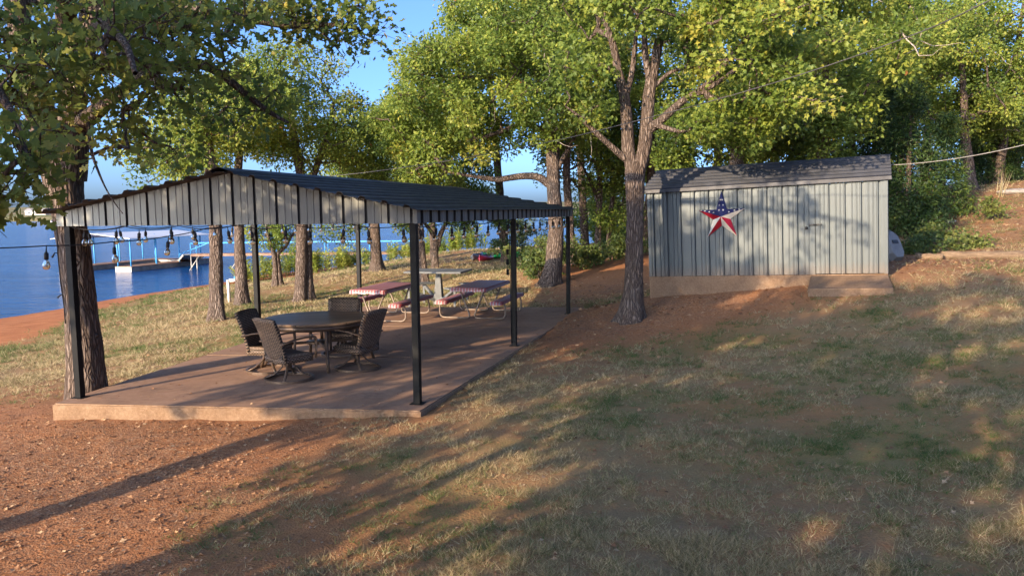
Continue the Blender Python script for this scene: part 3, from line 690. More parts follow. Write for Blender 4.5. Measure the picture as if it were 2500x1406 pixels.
def shed_roof(x0, x1, side):
    ys = np.linspace(-.10, SD / 2, 60) if side < 0 else np.linspace(SD / 2, SD + .10, 60)
    V = []; n = len(ys)
    for x in (x0, x1):
        for y in ys:
            f = ((y + .10) / .225) % 1.0; l = .048 if .36 < f < .60 else 0
            V.append((x, y, rz_(y) + l))
    m = MB(); m.add(V, [(i, i + 1, n + i + 1, n + i) for i in range(n - 1)]); o = m.build('roof_sheet', MATS['shedroof'], shed, True); sd = o.modifiers.new('thickness', 'SOLIDIFY'); sd.thickness = .003; sd.offset = -1
for a_, b_ in ((-.07, SL * .66 - .002), (SL * .66, SL + .07)):
    for s in (-1, 1): shed_roof(a_, b_, s)
m = MB(); m.add([(-.07, -.10, rz_(-.10) - .003), (SL + .07, -.10, rz_(-.10) - .003), (SL + .07, -.104, rz_(-.10) - .075), (-.07, -.104, rz_(-.10) - .075)], [(3, 2, 1, 0)]); o = m.build('eave_trim', MATS['shedroof'], shed, True); sd = o.modifiers.new('thickness', 'SOLIDIFY'); sd.thickness = .003
m = MB(); m.add([(-.075, SD / 2 - .09, rz_(SD / 2 - .09) + .038), (-.075, SD / 2, rz_(SD / 2) + .045), (-.075, SD / 2 + .09, rz_(SD / 2 - .09) + .038), (SL + .075, SD / 2 - .09, rz_(SD / 2 - .09) + .038), (SL + .075, SD / 2, rz_(SD / 2) + .045), (SL + .075, SD / 2 + .09, rz_(SD / 2 - .09) + .038)], [(0, 1, 4, 3), (1, 2, 5, 4)]); o = m.build('ridge_cap', MATS['shedroof'], shed, True); sd = o.modifiers.new('thickness', 'SOLIDIFY'); sd.thickness = .002
m = MB(); m.box((SL / 2, SD / 2, -.45), (SL + .01, SD + .01, .892), None, 0, .012); m.build('footing', MATS['concrete'], shed, True)
# step
q0, q1 = MSH.inverted() @ Vector(at(1993, 676, 15.9)), MSH.inverted() @ Vector(at(2180, 704, 14.9))
st = thing('door_step', 'flat concrete step in front of the shed door', 'step', M=MSH @ Matrix.Translation((SL * .705, 0, 0)))
m = MB(); m.prism([(.0, -.035), (1.44, -.035), (1.52, -1.05), (.0, -1.08)], .16, lambda a, b, t_: (a, b, -.10 + t_ + .17 * (b + .03))); m.build('step_block', MATS['concrete'], st, True)

# ------------------------------------------------------------------ star on the shed
sc = MSH.inverted() @ Vector(at(1762, 529, 17.0)); MST = MSH @ Matrix.Translation((sc.x, -.035, sc.z))
star = thing('metal_star', 'large red white and blue flag painted metal star hung on the shed wall', 'star', M=MST)
MATS['starblue'] = simple('star_blue_paint', (.018, .022, .085), .4, .3, .3, 8, .1); MATS['starred'] = simple('star_red_paint', (.36, .012, .03), .38, .3, .25, 8, .1); MATS['starwhite'] = simple('star_white_paint', (.62, .60, .53), .45, .2, .12, 8, .1)
RO, RI, HC = .525, .192, .13
def sp(k, r_, y=0): a = math.pi / 2 - k * math.pi / 5; return Vector((r_ * math.cos(a), y, r_ * math.sin(a)))
tips = [sp(2 * k, RO * (1.04 if k == 0 else 1)) for k in range(5)]; inn = [sp(2 * k + 1, RI) for k in range(5)]; ctr = Vector((0, -HC, 0))
# facets: (tip k, inner side) colours clockwise from the top: top, right, lower right, lower left, left
fc = {(0, -1): 'starblue', (0, 1): 'starblue', (1, -1): 'starblue', (1, 1): 'starwhite', (2, -1): 'starred', (2, 1): 'starwhite', (3, -1): 'starred', (3, 1): 'starwhite', (4, -1): 'starred', (4, 1): 'starblue'}
facets = {}
for (k, s), mt in fc.items():
    iv = inn[k] if s > 0 else inn[(k - 1) % 5]; m = MB(); tri = [ctr, tips[k], iv] if s > 0 else [ctr, iv, tips[k]]
    back = [q + Vector((0, .028 if q is not ctr else .0, 0)) for q in tri]
    m.add(tri, [(0, 1, 2)]); m.add([tri[1], tri[2], back[2], back[1]], [(0, 1, 2, 3)]); facets[(k, s)] = m.build('facet', MATS[mt], star, True)
def small_star(k, s, a, b):
    iv = inn[k] if s > 0 else inn[(k - 1) % 5]; p0 = ctr + (tips[k] - ctr) * a + (iv - ctr) * b
    n = (tips[k] - ctr).cross(iv - ctr).normalized(); n = n if n.y < 0 else -n
    upv = (Vector((0, 0, 1)) - n * n.z).normalized(); rt = upv.cross(n)
    P_ = [p0 + n * .003 + (upv * math.cos(j * math.pi / 5) + rt * math.sin(j * math.pi / 5)) * (.026 if j % 2 == 0 else .0105) for j in range(10)]
    m = MB(); m.add(P_ + [p0 + n * .003], [(j, (j + 1) % 10, 10) for j in range(10)]); m.build('painted_star', MATS['starwhite'], facets[(k, s)], True)
for args in [(0, -1, .62, .16), (0, 1, .62, .16), (0, -1, .36, .34), (0, 1, .36, .34), (0, -1, .16, .36), (0, 1, .16, .36), (1, -1, .25, .34), (1, -1, .50, .25), (1, -1, .72, .14), (4, 1, .25, .34), (4, 1, .46, .25), (4, 1, .68, .16), (4, 1, .86, .06)]: small_star(*args)

# ------------------------------------------------------------------ small boat behind the shed, timbers, cables
MATS['hull'] = simple('chalky_white_hull', (.18, .18, .17), .5, .05, .25, 5, .1); MATS['bluehull'] = simple('blue_hull', (.03, .07, .22), .4, .1, .3, 6, .1)
bp = at(2203, 640, 18.0); bp[2] = gzp(bp[0], bp[1])
bt = thing('upturned_boat', 'small white and blue boat lying upside down on its side behind the shed corner', 'boat', M=Matrix.Translation(Vector(bp)) @ Matrix.Rotation(R(30), 4, 'Z') @ Matrix.Rotation(R(-24), 4, 'X') @ Matrix.Scale(1.25, 4))
m = MB(); L = []
for y, w, z0, z1 in ((0, .17, .10, .62), (.10, .26, .06, .74), (.35, .36, .03, .86), (.36, .36, .03, .86), (1.4, .50, .02, .90), (2.6, .48, .02, .84)):
    L.append([(-w, y, z0 + .10), (-w * .55, y, z0), (w * .55, y, z0), (w, y, z0 + .10), (w * .92, y, z1 - .12), (0, y, z1), (-w * .92, y, z1 - .12)])
def loft(m, LL, mt=0):
    n = len(LL[0]); V = [p_ for r_ in LL for p_ in r_]
    m.add(V, [(i * n + j, i * n + (j + 1) % n, (i + 1) * n + (j + 1) % n, (i + 1) * n + j) for i in range(len(LL) - 1) for j in range(n)], mt); m.add(LL[0], [tuple(range(n))[::-1]], mt); m.add(LL[-1], [tuple(range(n))], mt)
m = MB(); loft(m, L[:3]); m.build('bow', MATS['hull'], bt, True)
m = MB(); loft(m, L[3:]); m.build('hull', MATS['bluehull'], bt, True)
m = MB(); m.box((.0, -.006, .40), (.16, .012, .07)); m.build('nameplate', MATS['dark'], bt, True)
t = NT('weathered_timber'); v = t.coord('Object', (1, 10, 10)); MATS['timber'] = t.fin(t.ramp(t.noise(v, 3, 7, .7), [(.3, (.11, .075, .05)), (.7, (.29, .205, .13))]), .85, t.bump(t.noise(v, 12, 5), .5, .02), 0, .2)
for a_, b_, r_, lab in (((2236, 617), (2302, 616), .085, 'short landscape timber end beside the upturned boat'), ((2298, 617), (2512, 614), .10, 'long peeled landscape timber lying along the foot of the slope'), ((2420, 628), (2560, 625), .09, 'shaded lower landscape timber at the right edge')):
    Pa, Pb = at(*a_, 18.6), at(*b_, 18.3); Pa[2] = gzp(Pa[0], Pa[1]) + r_ * .7; Pb[2] = gzp(Pb[0], Pb[1]) + r_ * .7
    m = MB(); m.tube([lerp(Pa, Pb, k / 8) + np.array([0, 0, .01 * math.sin(k * 2)]) for k in range(9)], r_, 10); set_props(m.build('landscape_timber', MATS['timber']), lab, 'timber', 'timbers edging the slope')
MATS['cable'] = simple('grey_cable', (.075, .072, .07), .6, 0, .2); MATS['cable2'] = simple('white_cable', (.22, .21, .19), .6, 0, .2)
def spline(P, n=8):
    P = [np.array(p) for p in P]; out = []
    for i in range(len(P) - 1):
        p0, p1, p2, p3 = P[max(i - 1, 0)], P[i], P[i + 1], P[min(i + 2, len(P) - 1)]
        for k in range(n):
            s = k / n; out.append(.5 * ((2 * p1) + (-p0 + p2) * s + (2 * p0 - 5 * p1 + 4 * p2 - p3) * s * s + (-p0 + 3 * p1 - 3 * p2 + p3) * s ** 3))
    return out + [P[-1]]
m = MB(); m.tube(spline([at(2900, -230, 7.0), at(2420, 0, 8.5), at(2250, 78, 9.3), at(2000, 168, 10.6), at(1770, 238, 12.0), at(1560, 294, 13.2), at(1350, 345, 14.6), at(1100, 392, 16.2), at(870, 424, 18.0), at(760, 432, 19)]), .0075, 6)
set_props(m.build('overhead_cable', MATS['cable']), 'long grey overhead cable sagging across the double trunk oak', 'cable')
m = MB(); m.tube(spline([at(2160, 400, 17.0), at(2200, 402, 16.8), at(2330, 388, 16), at(2500, 354, 15), at(2800, 270, 13.5)]), .010, 6)
set_props(m.build('service_cable', MATS['cable2']), 'pale service cable running from the shed ridge to the right edge', 'cable')

# ------------------------------------------------------------------ dock, walkway, boats, far shore
t = NT('dock_boards'); v = t.coord('Object', (1, 1, 1)); MATS['deck'] = t.fin(t.ramp(t.noise(v, 2.5, 7, .7), [(.3, (.17, .10, .07)), (.7, (.36, .23, .16))]), .85, None, 0, .2)
MATS['float'] = simple('float_side', (.24, .21, .18), .8, 0, .35, 2.0); MATS['floatend'] = simple('float_end_white', (.62, .57, .48), .7, 0, .2, 2.0)
MATS['bluepipe'] = simple('light_blue_pipe', (.07, .33, .68), .45, .1, .15); MATS['whiteroof'] = simple('white_metal_roof', (.72, .70, .66), .4, .1, .05); MATS['galv'] = simple('galvanised_pipe', (.40, .38, .33), .5, .4, .3)
DZ = -1.22
D0 = onz(321, 664, LAKE); D1 = onz(420, 653, LAKE); D2 = onz(283, 663.5, LAKE)
da = (D1 - D0) / np.linalg.norm(D1 - D0); db = np.array([-da[1], da[0], 0]); wb_ = np.linalg.norm(D2 - D0)
dock = thing('boat_dock', 'floating boat dock with white canopy roof on light blue posts', 'dock', D0)
def dp(a, b, z): return Vector(D0 + da * a + db * b + np.array([0, 0, z - LAKE]))
def deck_finger(a0, a1, b0, b1, parent, z=DZ, boards=True):
    m = MB(); V = [dp(a, b, zz) for zz in (LAKE - .25, z - .045) for a, b in ((a0, b0), (a1, b0), (a1, b1), (a0, b1))]
    m.add(V, [(0, 3, 2, 1), (4, 5, 6, 7), (0, 1, 5, 4), (1, 2, 6, 5), (2, 3, 7, 6)]); m.add([V[3], V[0], V[4], V[7]], [(0, 1, 2, 3)], 1); fl = m.build('float', [MATS['float'], MATS['floatend']], parent)
    n = int((a1 - a0) / .45)
    for k in range(n):
        x0, x1 = a0 + (a1 - a0) * k / n + .006, a0 + (a1 - a0) * (k + 1) / n - .006
        m = MB(); V = [dp(a, b, zz) for zz in (z - .044, z) for a, b in ((x0, b0 - .03), (x1, b0 - .03), (x1, b1 + .03), (x0, b1 + .03))]
        m.add(V, [(0, 3, 2, 1), (4, 5, 6, 7), (0, 1, 5, 4), (1, 2, 6, 5), (2, 3, 7, 6), (3, 0, 4, 7)]); m.build('deck_board', MATS['deck'], parent)
deck_finger(0, 8.2, 0, wb_, dock); deck_finger(-.5, 8.2, wb_ + 2.9, wb_ + 4.4, dock); deck_finger(8.25, 9.9, 0, wb_ + 4.4, dock)
RZ = .88
def roofp(a, b): return dp(a, b, RZ + .42 * (1 - abs(b - (wb_ + 4.4) / 2) / ((wb_ + 6) / 2)) - .1)
b0, b1, bm_ = -.5, wb_ + 4.9, (wb_ + 4.4) / 2
for k in range(5):
    a0, a1 = -.6 + k * 1.95, -.6 + (k + 1) * 1.95 - .004
    for p_, q_ in ((b0, bm_), (bm_, b1)):
        m = MB(); V = [roofp(a0, p_), roofp(a1, p_), roofp(a1, q_), roofp(a0, q_)]; m.add(V, [(0, 1, 2, 3)]); o = m.build('canopy_sheet', MATS['whiteroof'], dock); sd = o.modifiers.new('thickness', 'SOLIDIFY'); sd.thickness = .04; sd.offset = -1
for a_ in (.15, 2.9, 5.6, 8.3):
    for b_ in (.12, wb_ + 4.28):
        m = MB(); m.tube([dp(a_, b_, DZ - .3), dp(a_, b_, RZ + .0)], .055, 8); m.build('post', MATS['bluepipe'], dock)
for a_ in (.15, 4.2):
    m = MB(); m.tube([dp(a_, wb_ * .9, DZ - .3), dp(a_, wb_ * .9, RZ + .15)], .05, 8); m.build('post', MATS['bluepipe'], dock)
for b_ in (b0 + .4, b1 - .4):
    m = MB(); m.bar(dp(-.5, b_, RZ - .06), dp(9.1, b_, RZ - .06), .08, .10); m.build('eave_beam', MATS['floatend'], dock)
for a_, b_ in ((.0, wb_ + 4.3), (1.1, wb_ + 4.3)):
    m = MB(); m.tube([dp(a_, b_, LAKE - .4), dp(a_, b_, DZ + .95)], .05, 8); m.build('mooring_pole', MATS['floatend'], dock)
# walkway with ramp
WY = 57.0
def wp(px, py, dy=0): return Vector(at(px, py, WY + dy))
walk = thing('pier_walkway', 'long raised pier walkway with light blue pipe railing and a ramp down to the dock', 'pier', wp(760, 618))
wl, wr = wp(466, 618), wp(1085, 618); wz = -.43
for k in range(34):
    x0 = wl.x + (wr.x - wl.x) * k / 34 + .008; x1 = wl.x + (wr.x - wl.x) * (k + 1) / 34 - .008
    m = MB(); m.box(((x0 + x1) / 2, WY + .5, wz), (x1 - x0, 1.1, .05)); m.build('deck_board', MATS['deck'], walk)
for y in (WY - .02, WY + 1.02):
    m = MB(); m.bar((wl.x, y, wz - .09), (wr.x, y, wz - .09), .06, .12); m.build('stringer', MATS['deck'], walk)
    m = MB(); m.tube([(wl.x, y, wz + .80), (wr.x - 2.2, y, wz + .80), (wr.x - .2, y, wz + .35)], .035, 6); m.build('rail', MATS['bluepipe'], walk)
    n = 11
    for k in range(n):
        x = wl.x + (wr.x - wl.x - 2.2) * k / (n - 1); m = MB(); m.tube([(x, y, max(-2.6, gzp(x, y) - .2) if k > 2 else -2.6), (x, y, wz - .05)], .04, 6); m.build('pile', MATS['galv'], walk)
        m = MB(); m.tube([(x, y, wz - .02), (x, y, wz + .8)], .032, 6); m.build('railing_post', MATS['bluepipe'], walk)
for x_ in (.6, 3.6):
    m = MB(); m.tube([(wl.x + x_, WY, wz - .12), (wl.x + x_ - .9, WY - .1, LAKE - .3)], .04, 6); m.build('cross_brace', MATS['galv'], walk)
rA = Vector((wl.x, WY + .5, wz)); rB = dp(7.4, wb_ * .5, DZ + .03)
rd_ = (rB - rA); side = Vector((-rd_.y, rd_.x, 0)).normalized() * .75
for k in range(9):
    s0, s1 = k / 9 + .004, (k + 1) / 9 - .004; m = MB(); V = [rA + rd_ * s_ + side * q + Vector((0, 0, z)) for z in (-.06, 0) for s_, q in ((s0, -1), (s1, -1), (s1, 1), (s0, 1))]
    m.add(V, [(0, 3, 2, 1), (4, 5, 6, 7), (0, 1, 5, 4), (1, 2, 6, 5), (2, 3, 7, 6), (3, 0, 4, 7)]); m.build('ramp_board', MATS['galv'], walk)
for q in (-1, 1):
    m = MB(); m.bar(rA + side * q + Vector((0, 0, -.1)), rB + side * q + Vector((0, 0, -.1)), .06, .14); m.build('ramp_stringer', MATS['floatend'], walk)
m = MB(); m.tube([rA + side + Vector((1.9, 0, .78)), rA + side + rd_ * .62 + Vector((0, 0, .30)), rA + side + rd_ * .64 + Vector((0, 0, 0))], .035, 6); m.build('ramp_rail', MATS['bluepipe'], walk)
# kayaks and bits on the bank
def kayak(px, py, Y, rz, L_, color, lab, w=.33):
    g = onground(px, py, Y); mt = simple('kayak_plastic', color, .35, 0, .12, 6, .05)
    k = thing('kayak', lab, 'kayak', g, R(rz), group='kayaks on the bank')
    m = MB(); LL = []
    for s in np.linspace(-1, 1, 13):
        ww = w * max(.06, (1 - abs(s) ** 2.3)); h = .30 + .10 * s * s
        LL.append([(s * L_ / 2, ww * math.cos(a), .17 + (h - .17) * math.sin(a) if math.sin(a) > 0 else .17 + .16 * math.sin(a)) for a in np.linspace(0, 2 * math.pi, 12, endpoint=False)])
    loft(m, LL); m.sm = [True] * len(m.f); m.build('hull', mt, k, True)
    m = MB(); m.lathe([(.19, 0), (.23, .03), (.19, .05)], (0, 0, .30), 16); m.v = [(p_[0] * 1.7, p_[1], p_[2]) for p_ in m.v]; m.build('cockpit_rim', MATS['cord'], k, True)
kayak(1222, 612, 42.5, 22, 2.2, (.03, .42, .12), 'green kayak lying on the bank left of the middle right post')
kayak(1276, 608, 43.5, 12, 2.6, (.60, .62, .06), 'yellow kayak lying on the bank right of the middle right post')
kayak(1187, 627, 40.5, 70, 1.9, (.48, .03, .07), 'short red kayak lying on the bank in front of the green one')
kayak(1166, 628, 41.0, 75, 1.7, (.10, .11, .12), 'dark grey kayak beside the red one on the bank')
def rock(px, py, Y, s, lab, mt, sd):
    g = onground(px, py, Y); bm = bmesh.new(); bmesh.ops.create_icosphere(bm, subdivisions=3, radius=1)
    for v_ in bm.verts:
        n_ = .75 + .5 * float(fbm(np.array(v_.co.x * 1.4 + sd), np.array(v_.co.y * 1.4), np.array(v_.co.z * 1.4))); v_.co = Vector((v_.co.x * s[0], v_.co.y * s[1], v_.co.z * s[2])) * n_
    me = bpy.data.meshes.new('rock'); bm.to_mesh(me); bm.free(); me.materials.append(mt); o = link('rock', me); o.location = (g[0], g[1], g[2] + s[2] * .35); set_props(o, lab, 'rock', 'rocks')
MATS['rock'] = simple('grey_rock', (.33, .29, .25), .9, 0, .35, 4, .6, 20)
rock(1278, 618, 44.5, (.75, .5, .3), 'flat grey rock in front of the yellow kayak', MATS['rock'], 1)
rock(2228, 528, 27, (.8, .35, .16), 'pale rock lying in the shade on the hill right of the shed', MATS['rock'], 2)
rock(2300, 533, 26, (.45, .3, .12), 'smaller pale rock on the hill below the cedars', MATS['rock'], 3)
rock(2480, 490, 29, (.7, .35, .13), 'flat pale rock near the right edge on the sunny slope', MATS['rock'], 4)
# pale marker post and blue paddle boat on the beach end
g = onground(560, 733, 28.0); mk = MB(); mk.tube([g + np.array([0, 0, -.2]), g + np.array([-.02, 0, .82])], .055, 10); set_props(mk.build('marker_post', MATS['floatend']), 'short pale pipe post standing in the grass between two oak trunks', 'post')
g = onground(593, 684, 46.0); pbm = thing('paddle_boat', 'small blue and white paddle boat on the shore behind the oak trunks', 'boat', M=Matrix.Translation((g[0], g[1], max(g[2], LAKE))) @ Matrix.Rotation(R(25), 4, 'Z') @ Matrix.Scale(.7, 4))
m = MB(); L = [[(x, w * math.cos(a), .16 + .16 * math.sin(a)) for a in np.linspace(0, 2 * math.pi, 12, endpoint=False)] for x, w in ((-1.1, .35), (-.8, .6), (.5, .6), (1.0, .3))]; loft(m, L); m.build('hull', MATS['whiteroof'], pbm, True)
m = MB(); L = [[(x, w * math.cos(a), .38 + h * math.sin(a)) for a in np.linspace(0, 2 * math.pi, 12, endpoint=False)] for x, w, h in ((-.7, .3, .1), (-.4, .5, .28), (.2, .5, .22), (.5, .3, .06))]; loft(m, L); m.build('canopy', MATS['bluepipe'], pbm, True)
# far shore
FY = 560.0
fx_ = np.linspace(-1500, 1500, 241); rows = [(0, -2.2), (5, -1.3), (14, .8), (30, 2.6), (60, 3.4), (140, 6.5), (420, 13)]
V = []
for dy, z in rows:
    for x in fx_: V.append((x, FY + dy + 30 * (float(vnoise(x / 190, 3.3)) - .5) + max(0, x) * .25, z + (float(vnoise(x / 60, dy / 40)) - .5) * 1.6 * (dy > 3)))
n = len(fx_); Fq = [(i * n + j, i * n + j + 1, (i + 1) * n + j + 1, (i + 1) * n + j) for i in range(len(rows) - 1) for j in range(n - 1)]
t = NT('far_bank'); v = t.coord('Object'); MATS['farbank'] = t.fin(t.ramp(t.noise(v, .03, 6, .7), [(.35, (.10, .12, .04)), (.52, (.24, .21, .10)), (.68, (.38, .24, .14))]), .95, None, 0, .1)
me = np_mesh('far_shore', V, *uni(Fq)[:2], None, [MATS['farbank']], smooth=True); set_props(link('far_shore', me), 'low far shore of the lake with grassy bank', 'shore', kind='structure')
def fz(x, dy): return float(np.interp(dy, [r_[0] for r_ in rows], [r_[1] for r_ in rows]))
def fyy(x, dy): return FY + dy + 30 * (float(vnoise(x / 190, 3.3)) - .5) + max(0, x) * .25
MATS['hwall'] = simple('pale_siding', (.55, .52, .47), .8, 0, .1); MATS['hroof'] = simple('grey_shingle', (.33, .31, .30), .8, 0, .2); MATS['glass'] = simple('dark_window', (.03, .035, .05), .1, 0, .1)
HS = [(-372, 52, 16, 8, 3.4, 'widest pale far shore house at the left edge'), (-352, 60, 11, 7, 3.0, 'small pale far shore house second from the left'), (-338, 48, 15, 8, 3.2, 'long pale far shore house in the middle of the row'), (-322, 58, 10, 7, 3.6, 'tall narrow far shore house right of the middle'), (-308, 50, 13, 8, 3.0, 'pale far shore house just left of the oak trunk')]
for x, dy, w, d, h, lab in HS:
    k = thing('lake_house', lab, 'house', (x, fyy(x, dy), fz(x, dy) - .3), group='houses on the far shore')
    m = MB(); m.box((0, 0, h / 2), (w, d, h)); m.build('wall', MATS['hwall'], k, True)
    m = MB(); m.add([(-w / 2 - .5, -d / 2 - .5, h), (w / 2 + .5, -d / 2 - .5, h), (w / 2 + .5, d / 2 + .5, h), (-w / 2 - .5, d / 2 + .5, h), (-w / 2 - .3, 0, h + 2), (w / 2 + .3, 0, h + 2)], [(0, 1, 5, 4), (2, 3, 4, 5), (0, 4, 3), (1, 2, 5), (3, 2, 1, 0)]); m.build('roof', MATS['hroof'], k, True)
    for q in (-.3, 0, .3):
        m = MB(); m.box((q * w, -d / 2 - .02, h * .5), (w * .14, .06, h * .35)); m.build('window', MATS['glass'], k, True)
g = onz(124, 546, LAKE); mb = thing('motor_boat', 'tiny white motor boat far out on the lake left of the oak trunk', 'boat', g, R(10))
m = MB(); L = [[(x * 1.0, w * math.cos(a), .55 + .55 * math.sin(a)) for a in np.linspace(0, 2 * math.pi, 10, endpoint=False)] for x, w in ((-3.2, 1.0), (-1, 1.2), (1.5, 1.0), (3.4, .15))]; loft(m, L); m.build('hull', MATS['whiteroof'], mb, True)
m = MB(); m.box((-.3, 0, 1.35), (1.6, 1.5, .7), None, 0, .1); m.build('cabin', MATS['hwall'], mb, True)
# ------------------------------------------------------------------ trees and plants
t = NT('oak_bark'); v = t.coord('Object', (1, 1, .22))
n1 = t.noise(v, 26, 6, .7); n2 = t.noise(t.coord('Object', (1, 1, .35)), 3, 5, .6)
vr = t.n('ShaderNodeTexVoronoi'); vr.feature = 'DISTANCE_TO_EDGE'; vr.inputs['Scale'].default_value = 20
ms = t.n('ShaderNodeVectorMath'); ms.operation = 'ADD'; nn = t.n('ShaderNodeTexNoise'); nn.inputs['Scale'].default_value = 9; t.l(v, nn.inputs['Vector']); sc_ = t.n('ShaderNodeVectorMath'); sc_.operation = 'SCALE'; sc_.inputs['Scale'].default_value = .12; t.l(nn.outputs['Color'], sc_.inputs[0]); t.l(v, ms.inputs[0]); t.l(sc_.outputs[0], ms.inputs[1]); t.l(ms.outputs[0], vr.inputs['Vector'])
ed = t.math('MULTIPLY', vr.outputs['Distance'], 3.5, True)
cc = t.ramp(n1, [(.25, (.10, .072, .056)), (.5, (.205, .155, .125)), (.75, (.33, .27, .225))])
cc = t.mix(.35, cc, t.ramp(n2, [(.3, (.13, .085, .06)), (.7, (.30, .25, .21))]))
cc = t.mix(t.math('MULTIPLY', t.math('SUBTRACT', 1.0, ed), .75), cc, (.045, .03, .024))
MATS['bark'] = t.fin(cc, .92, t.bump(t.math('ADD', ed, t.math('MULTIPLY', n1, .5)), 1.0, .035), 0, .15)
MATS['deadwood'] = simple('bleached_twig', (.36, .30, .25), .9, 0, .3, 8)
def leaf_mat(name, stops, trans=.38, rough=.5):
    t = NT(name); a = t.n('ShaderNodeAttribute'); a.attribute_name = 'v'
    c = t.ramp(a.outputs['Fac'], stops); t.fin(c, rough, None, 0, .35)
    tr = t.n('ShaderNodeBsdfTranslucent'); c2 = t.mix(.5, c, (1.0, .95, .35), 'MULTIPLY'); hsv = t.n('ShaderNodeHueSaturation'); hsv.inputs['Value'].default_value = 1.25; t.l(c, hsv.inputs['Color']); t.l(hsv.outputs[0], tr.inputs[0])
    mx = t.n('ShaderNodeMixShader'); mx.inputs[0].default_value = trans; t.l(t.b.outputs[0], mx.inputs[1]); t.l(tr.outputs[0], mx.inputs[2]); t.l(mx.outputs[0], t.out.inputs[0]); return t.m
MATS['oakleaf'] = leaf_mat('oak_leaf', [(0, (.060, .105, .024)), (.35, (.145, .21, .036)), (.62, (.24, .295, .048)), (.88, (.38, .385, .065)), (.97, (.40, .27, .06)), (1, (.34, .15, .05))], .48)
MATS['nearleaf'] = leaf_mat('near_oak_leaf', [(0, (.075, .125, .035)), (.4, (.16, .215, .045)), (.7, (.28, .29, .06)), (.9, (.42, .35, .07)), (1, (.42, .19, .08))], .5)
MATS['cedar'] = leaf_mat('cedar_spray', [(0, (.018, .040, .012)), (.5, (.045, .085, .016)), (1, (.14, .17, .022))], .2)
MATS['weed'] = leaf_mat('weed_leaf', [(0, (.08, .13, .025)), (.5, (.20, .27, .04)), (1, (.40, .40, .09))], .35)
MATS['shrub'] = leaf_mat('shrub_leaf', [(0, (.035, .065, .02)), (.5, (.09, .13, .03)), (1, (.22, .23, .06))], .3)
MATS['drygrass'] = leaf_mat('dry_stalk', [(0, (.25, .20, .10)), (1, (.5, .42, .25))], .2)

T_Q = (np.array([(0, 0, 0), (-.30, .52, .07), (0, 1, -.03), (.30, .52, .07)]), np.array([(0, 3, 2), (0, 2, 1)]))
_r = [(0, 0), (.07, .12), (.24, .24), (.13, .38), (.40, .52), (.36, .68), (.17, .70), (.19, .88), (0, 1)]
_V = [(x, y, .10 * x) for x, y in _r] + [(-x, y, .10 * x) for x, y in _r[1:-1]] + [(0, .40, -.01), (0, .72, -.01)]
_a, _b = 16, 17
_F = [(0, 1, _a), (1, 2, _a), (2, 3, _a), (3, 4, _a), (4, _b, _a), (4, 5, _b), (5, 6, _b), (6, 7, _b), (7, 8, _b)]
_mir = lambda i: i if i in (0, 8, 16, 17) else i + 8
T_OAK = (np.array(_V), np.array(_F + [tuple(_mir(i) for i in f[::-1]) for f in _F]))
T_LOB = (np.array([(0, 0, 0), (.16, .30, .03), (.38, .52, .07), (.17, .66, .03), (.16, .92, 0), (0, 1, -.02), (-.16, .92, 0), (-.17, .66, .03), (-.38, .52, .07), (-.16, .30, .03)]), np.array([(0, 1, 9), (1, 2, 3), (9, 7, 8), (1, 3, 9), (3, 7, 9), (3, 4, 7), (4, 6, 7), (4, 5, 6)]))
T_LOB4 = (np.array([(0, 0, 0), (.36, .50, .07), (.10, .62, 0), (0, 1, -.03), (-.10, .62, 0), (-.36, .50, .07)]), np.array([(0, 1, 2), (0, 2, 4), (0, 4, 5), (2, 3, 4)]))
T_BLADE = (np.array([(-.5, 0, 0), (.5, 0, 0), (0, 1, .15)]), np.array([(0, 1, 2)]))
T_SPRAY = (np.array([(0, 0, 0), (-.13, .45, .02), (0, 1, 0), (.13, .45, .02)]), np.array([(0, 3, 2), (0, 2, 1)]))
def scatter(tmpl, P, axis, nrm, size, width=None):
    TV, TF = tmpl; N = len(P); y = axis / (np.linalg.norm(axis, axis=1, keepdims=True) + 1e-9)
    x = np.cross(y, nrm); x /= (np.linalg.norm(x, axis=1, keepdims=True) + 1e-9); z = np.cross(x, y)
    s = np.asarray(size)[:, None, None]; w = s if width is None else np.asarray(width)[:, None, None]
    V = P[:, None] + x[:, None] * TV[None, :, 0:1] * w + y[:, None] * TV[None, :, 1:2] * s + z[:, None] * TV[None, :, 2:3] * s
    Fq_ = TF[None] + (np.arange(N) * len(TV))[:, None, None]
    return V.reshape(-1, 3), Fq_.reshape(-1, 3)
def leaves_mesh(name, tmpl, P, axis, nrm, size, val, mat, width=None):
    V, Ff = scatter(tmpl, P, axis, nrm, size, width)
    return np_mesh(name, V, *uni(Ff)[:2], None, [mat], attrs={'v': ('FACE', np.repeat(np.clip(val, 0, 1), len(tmpl[1])))})

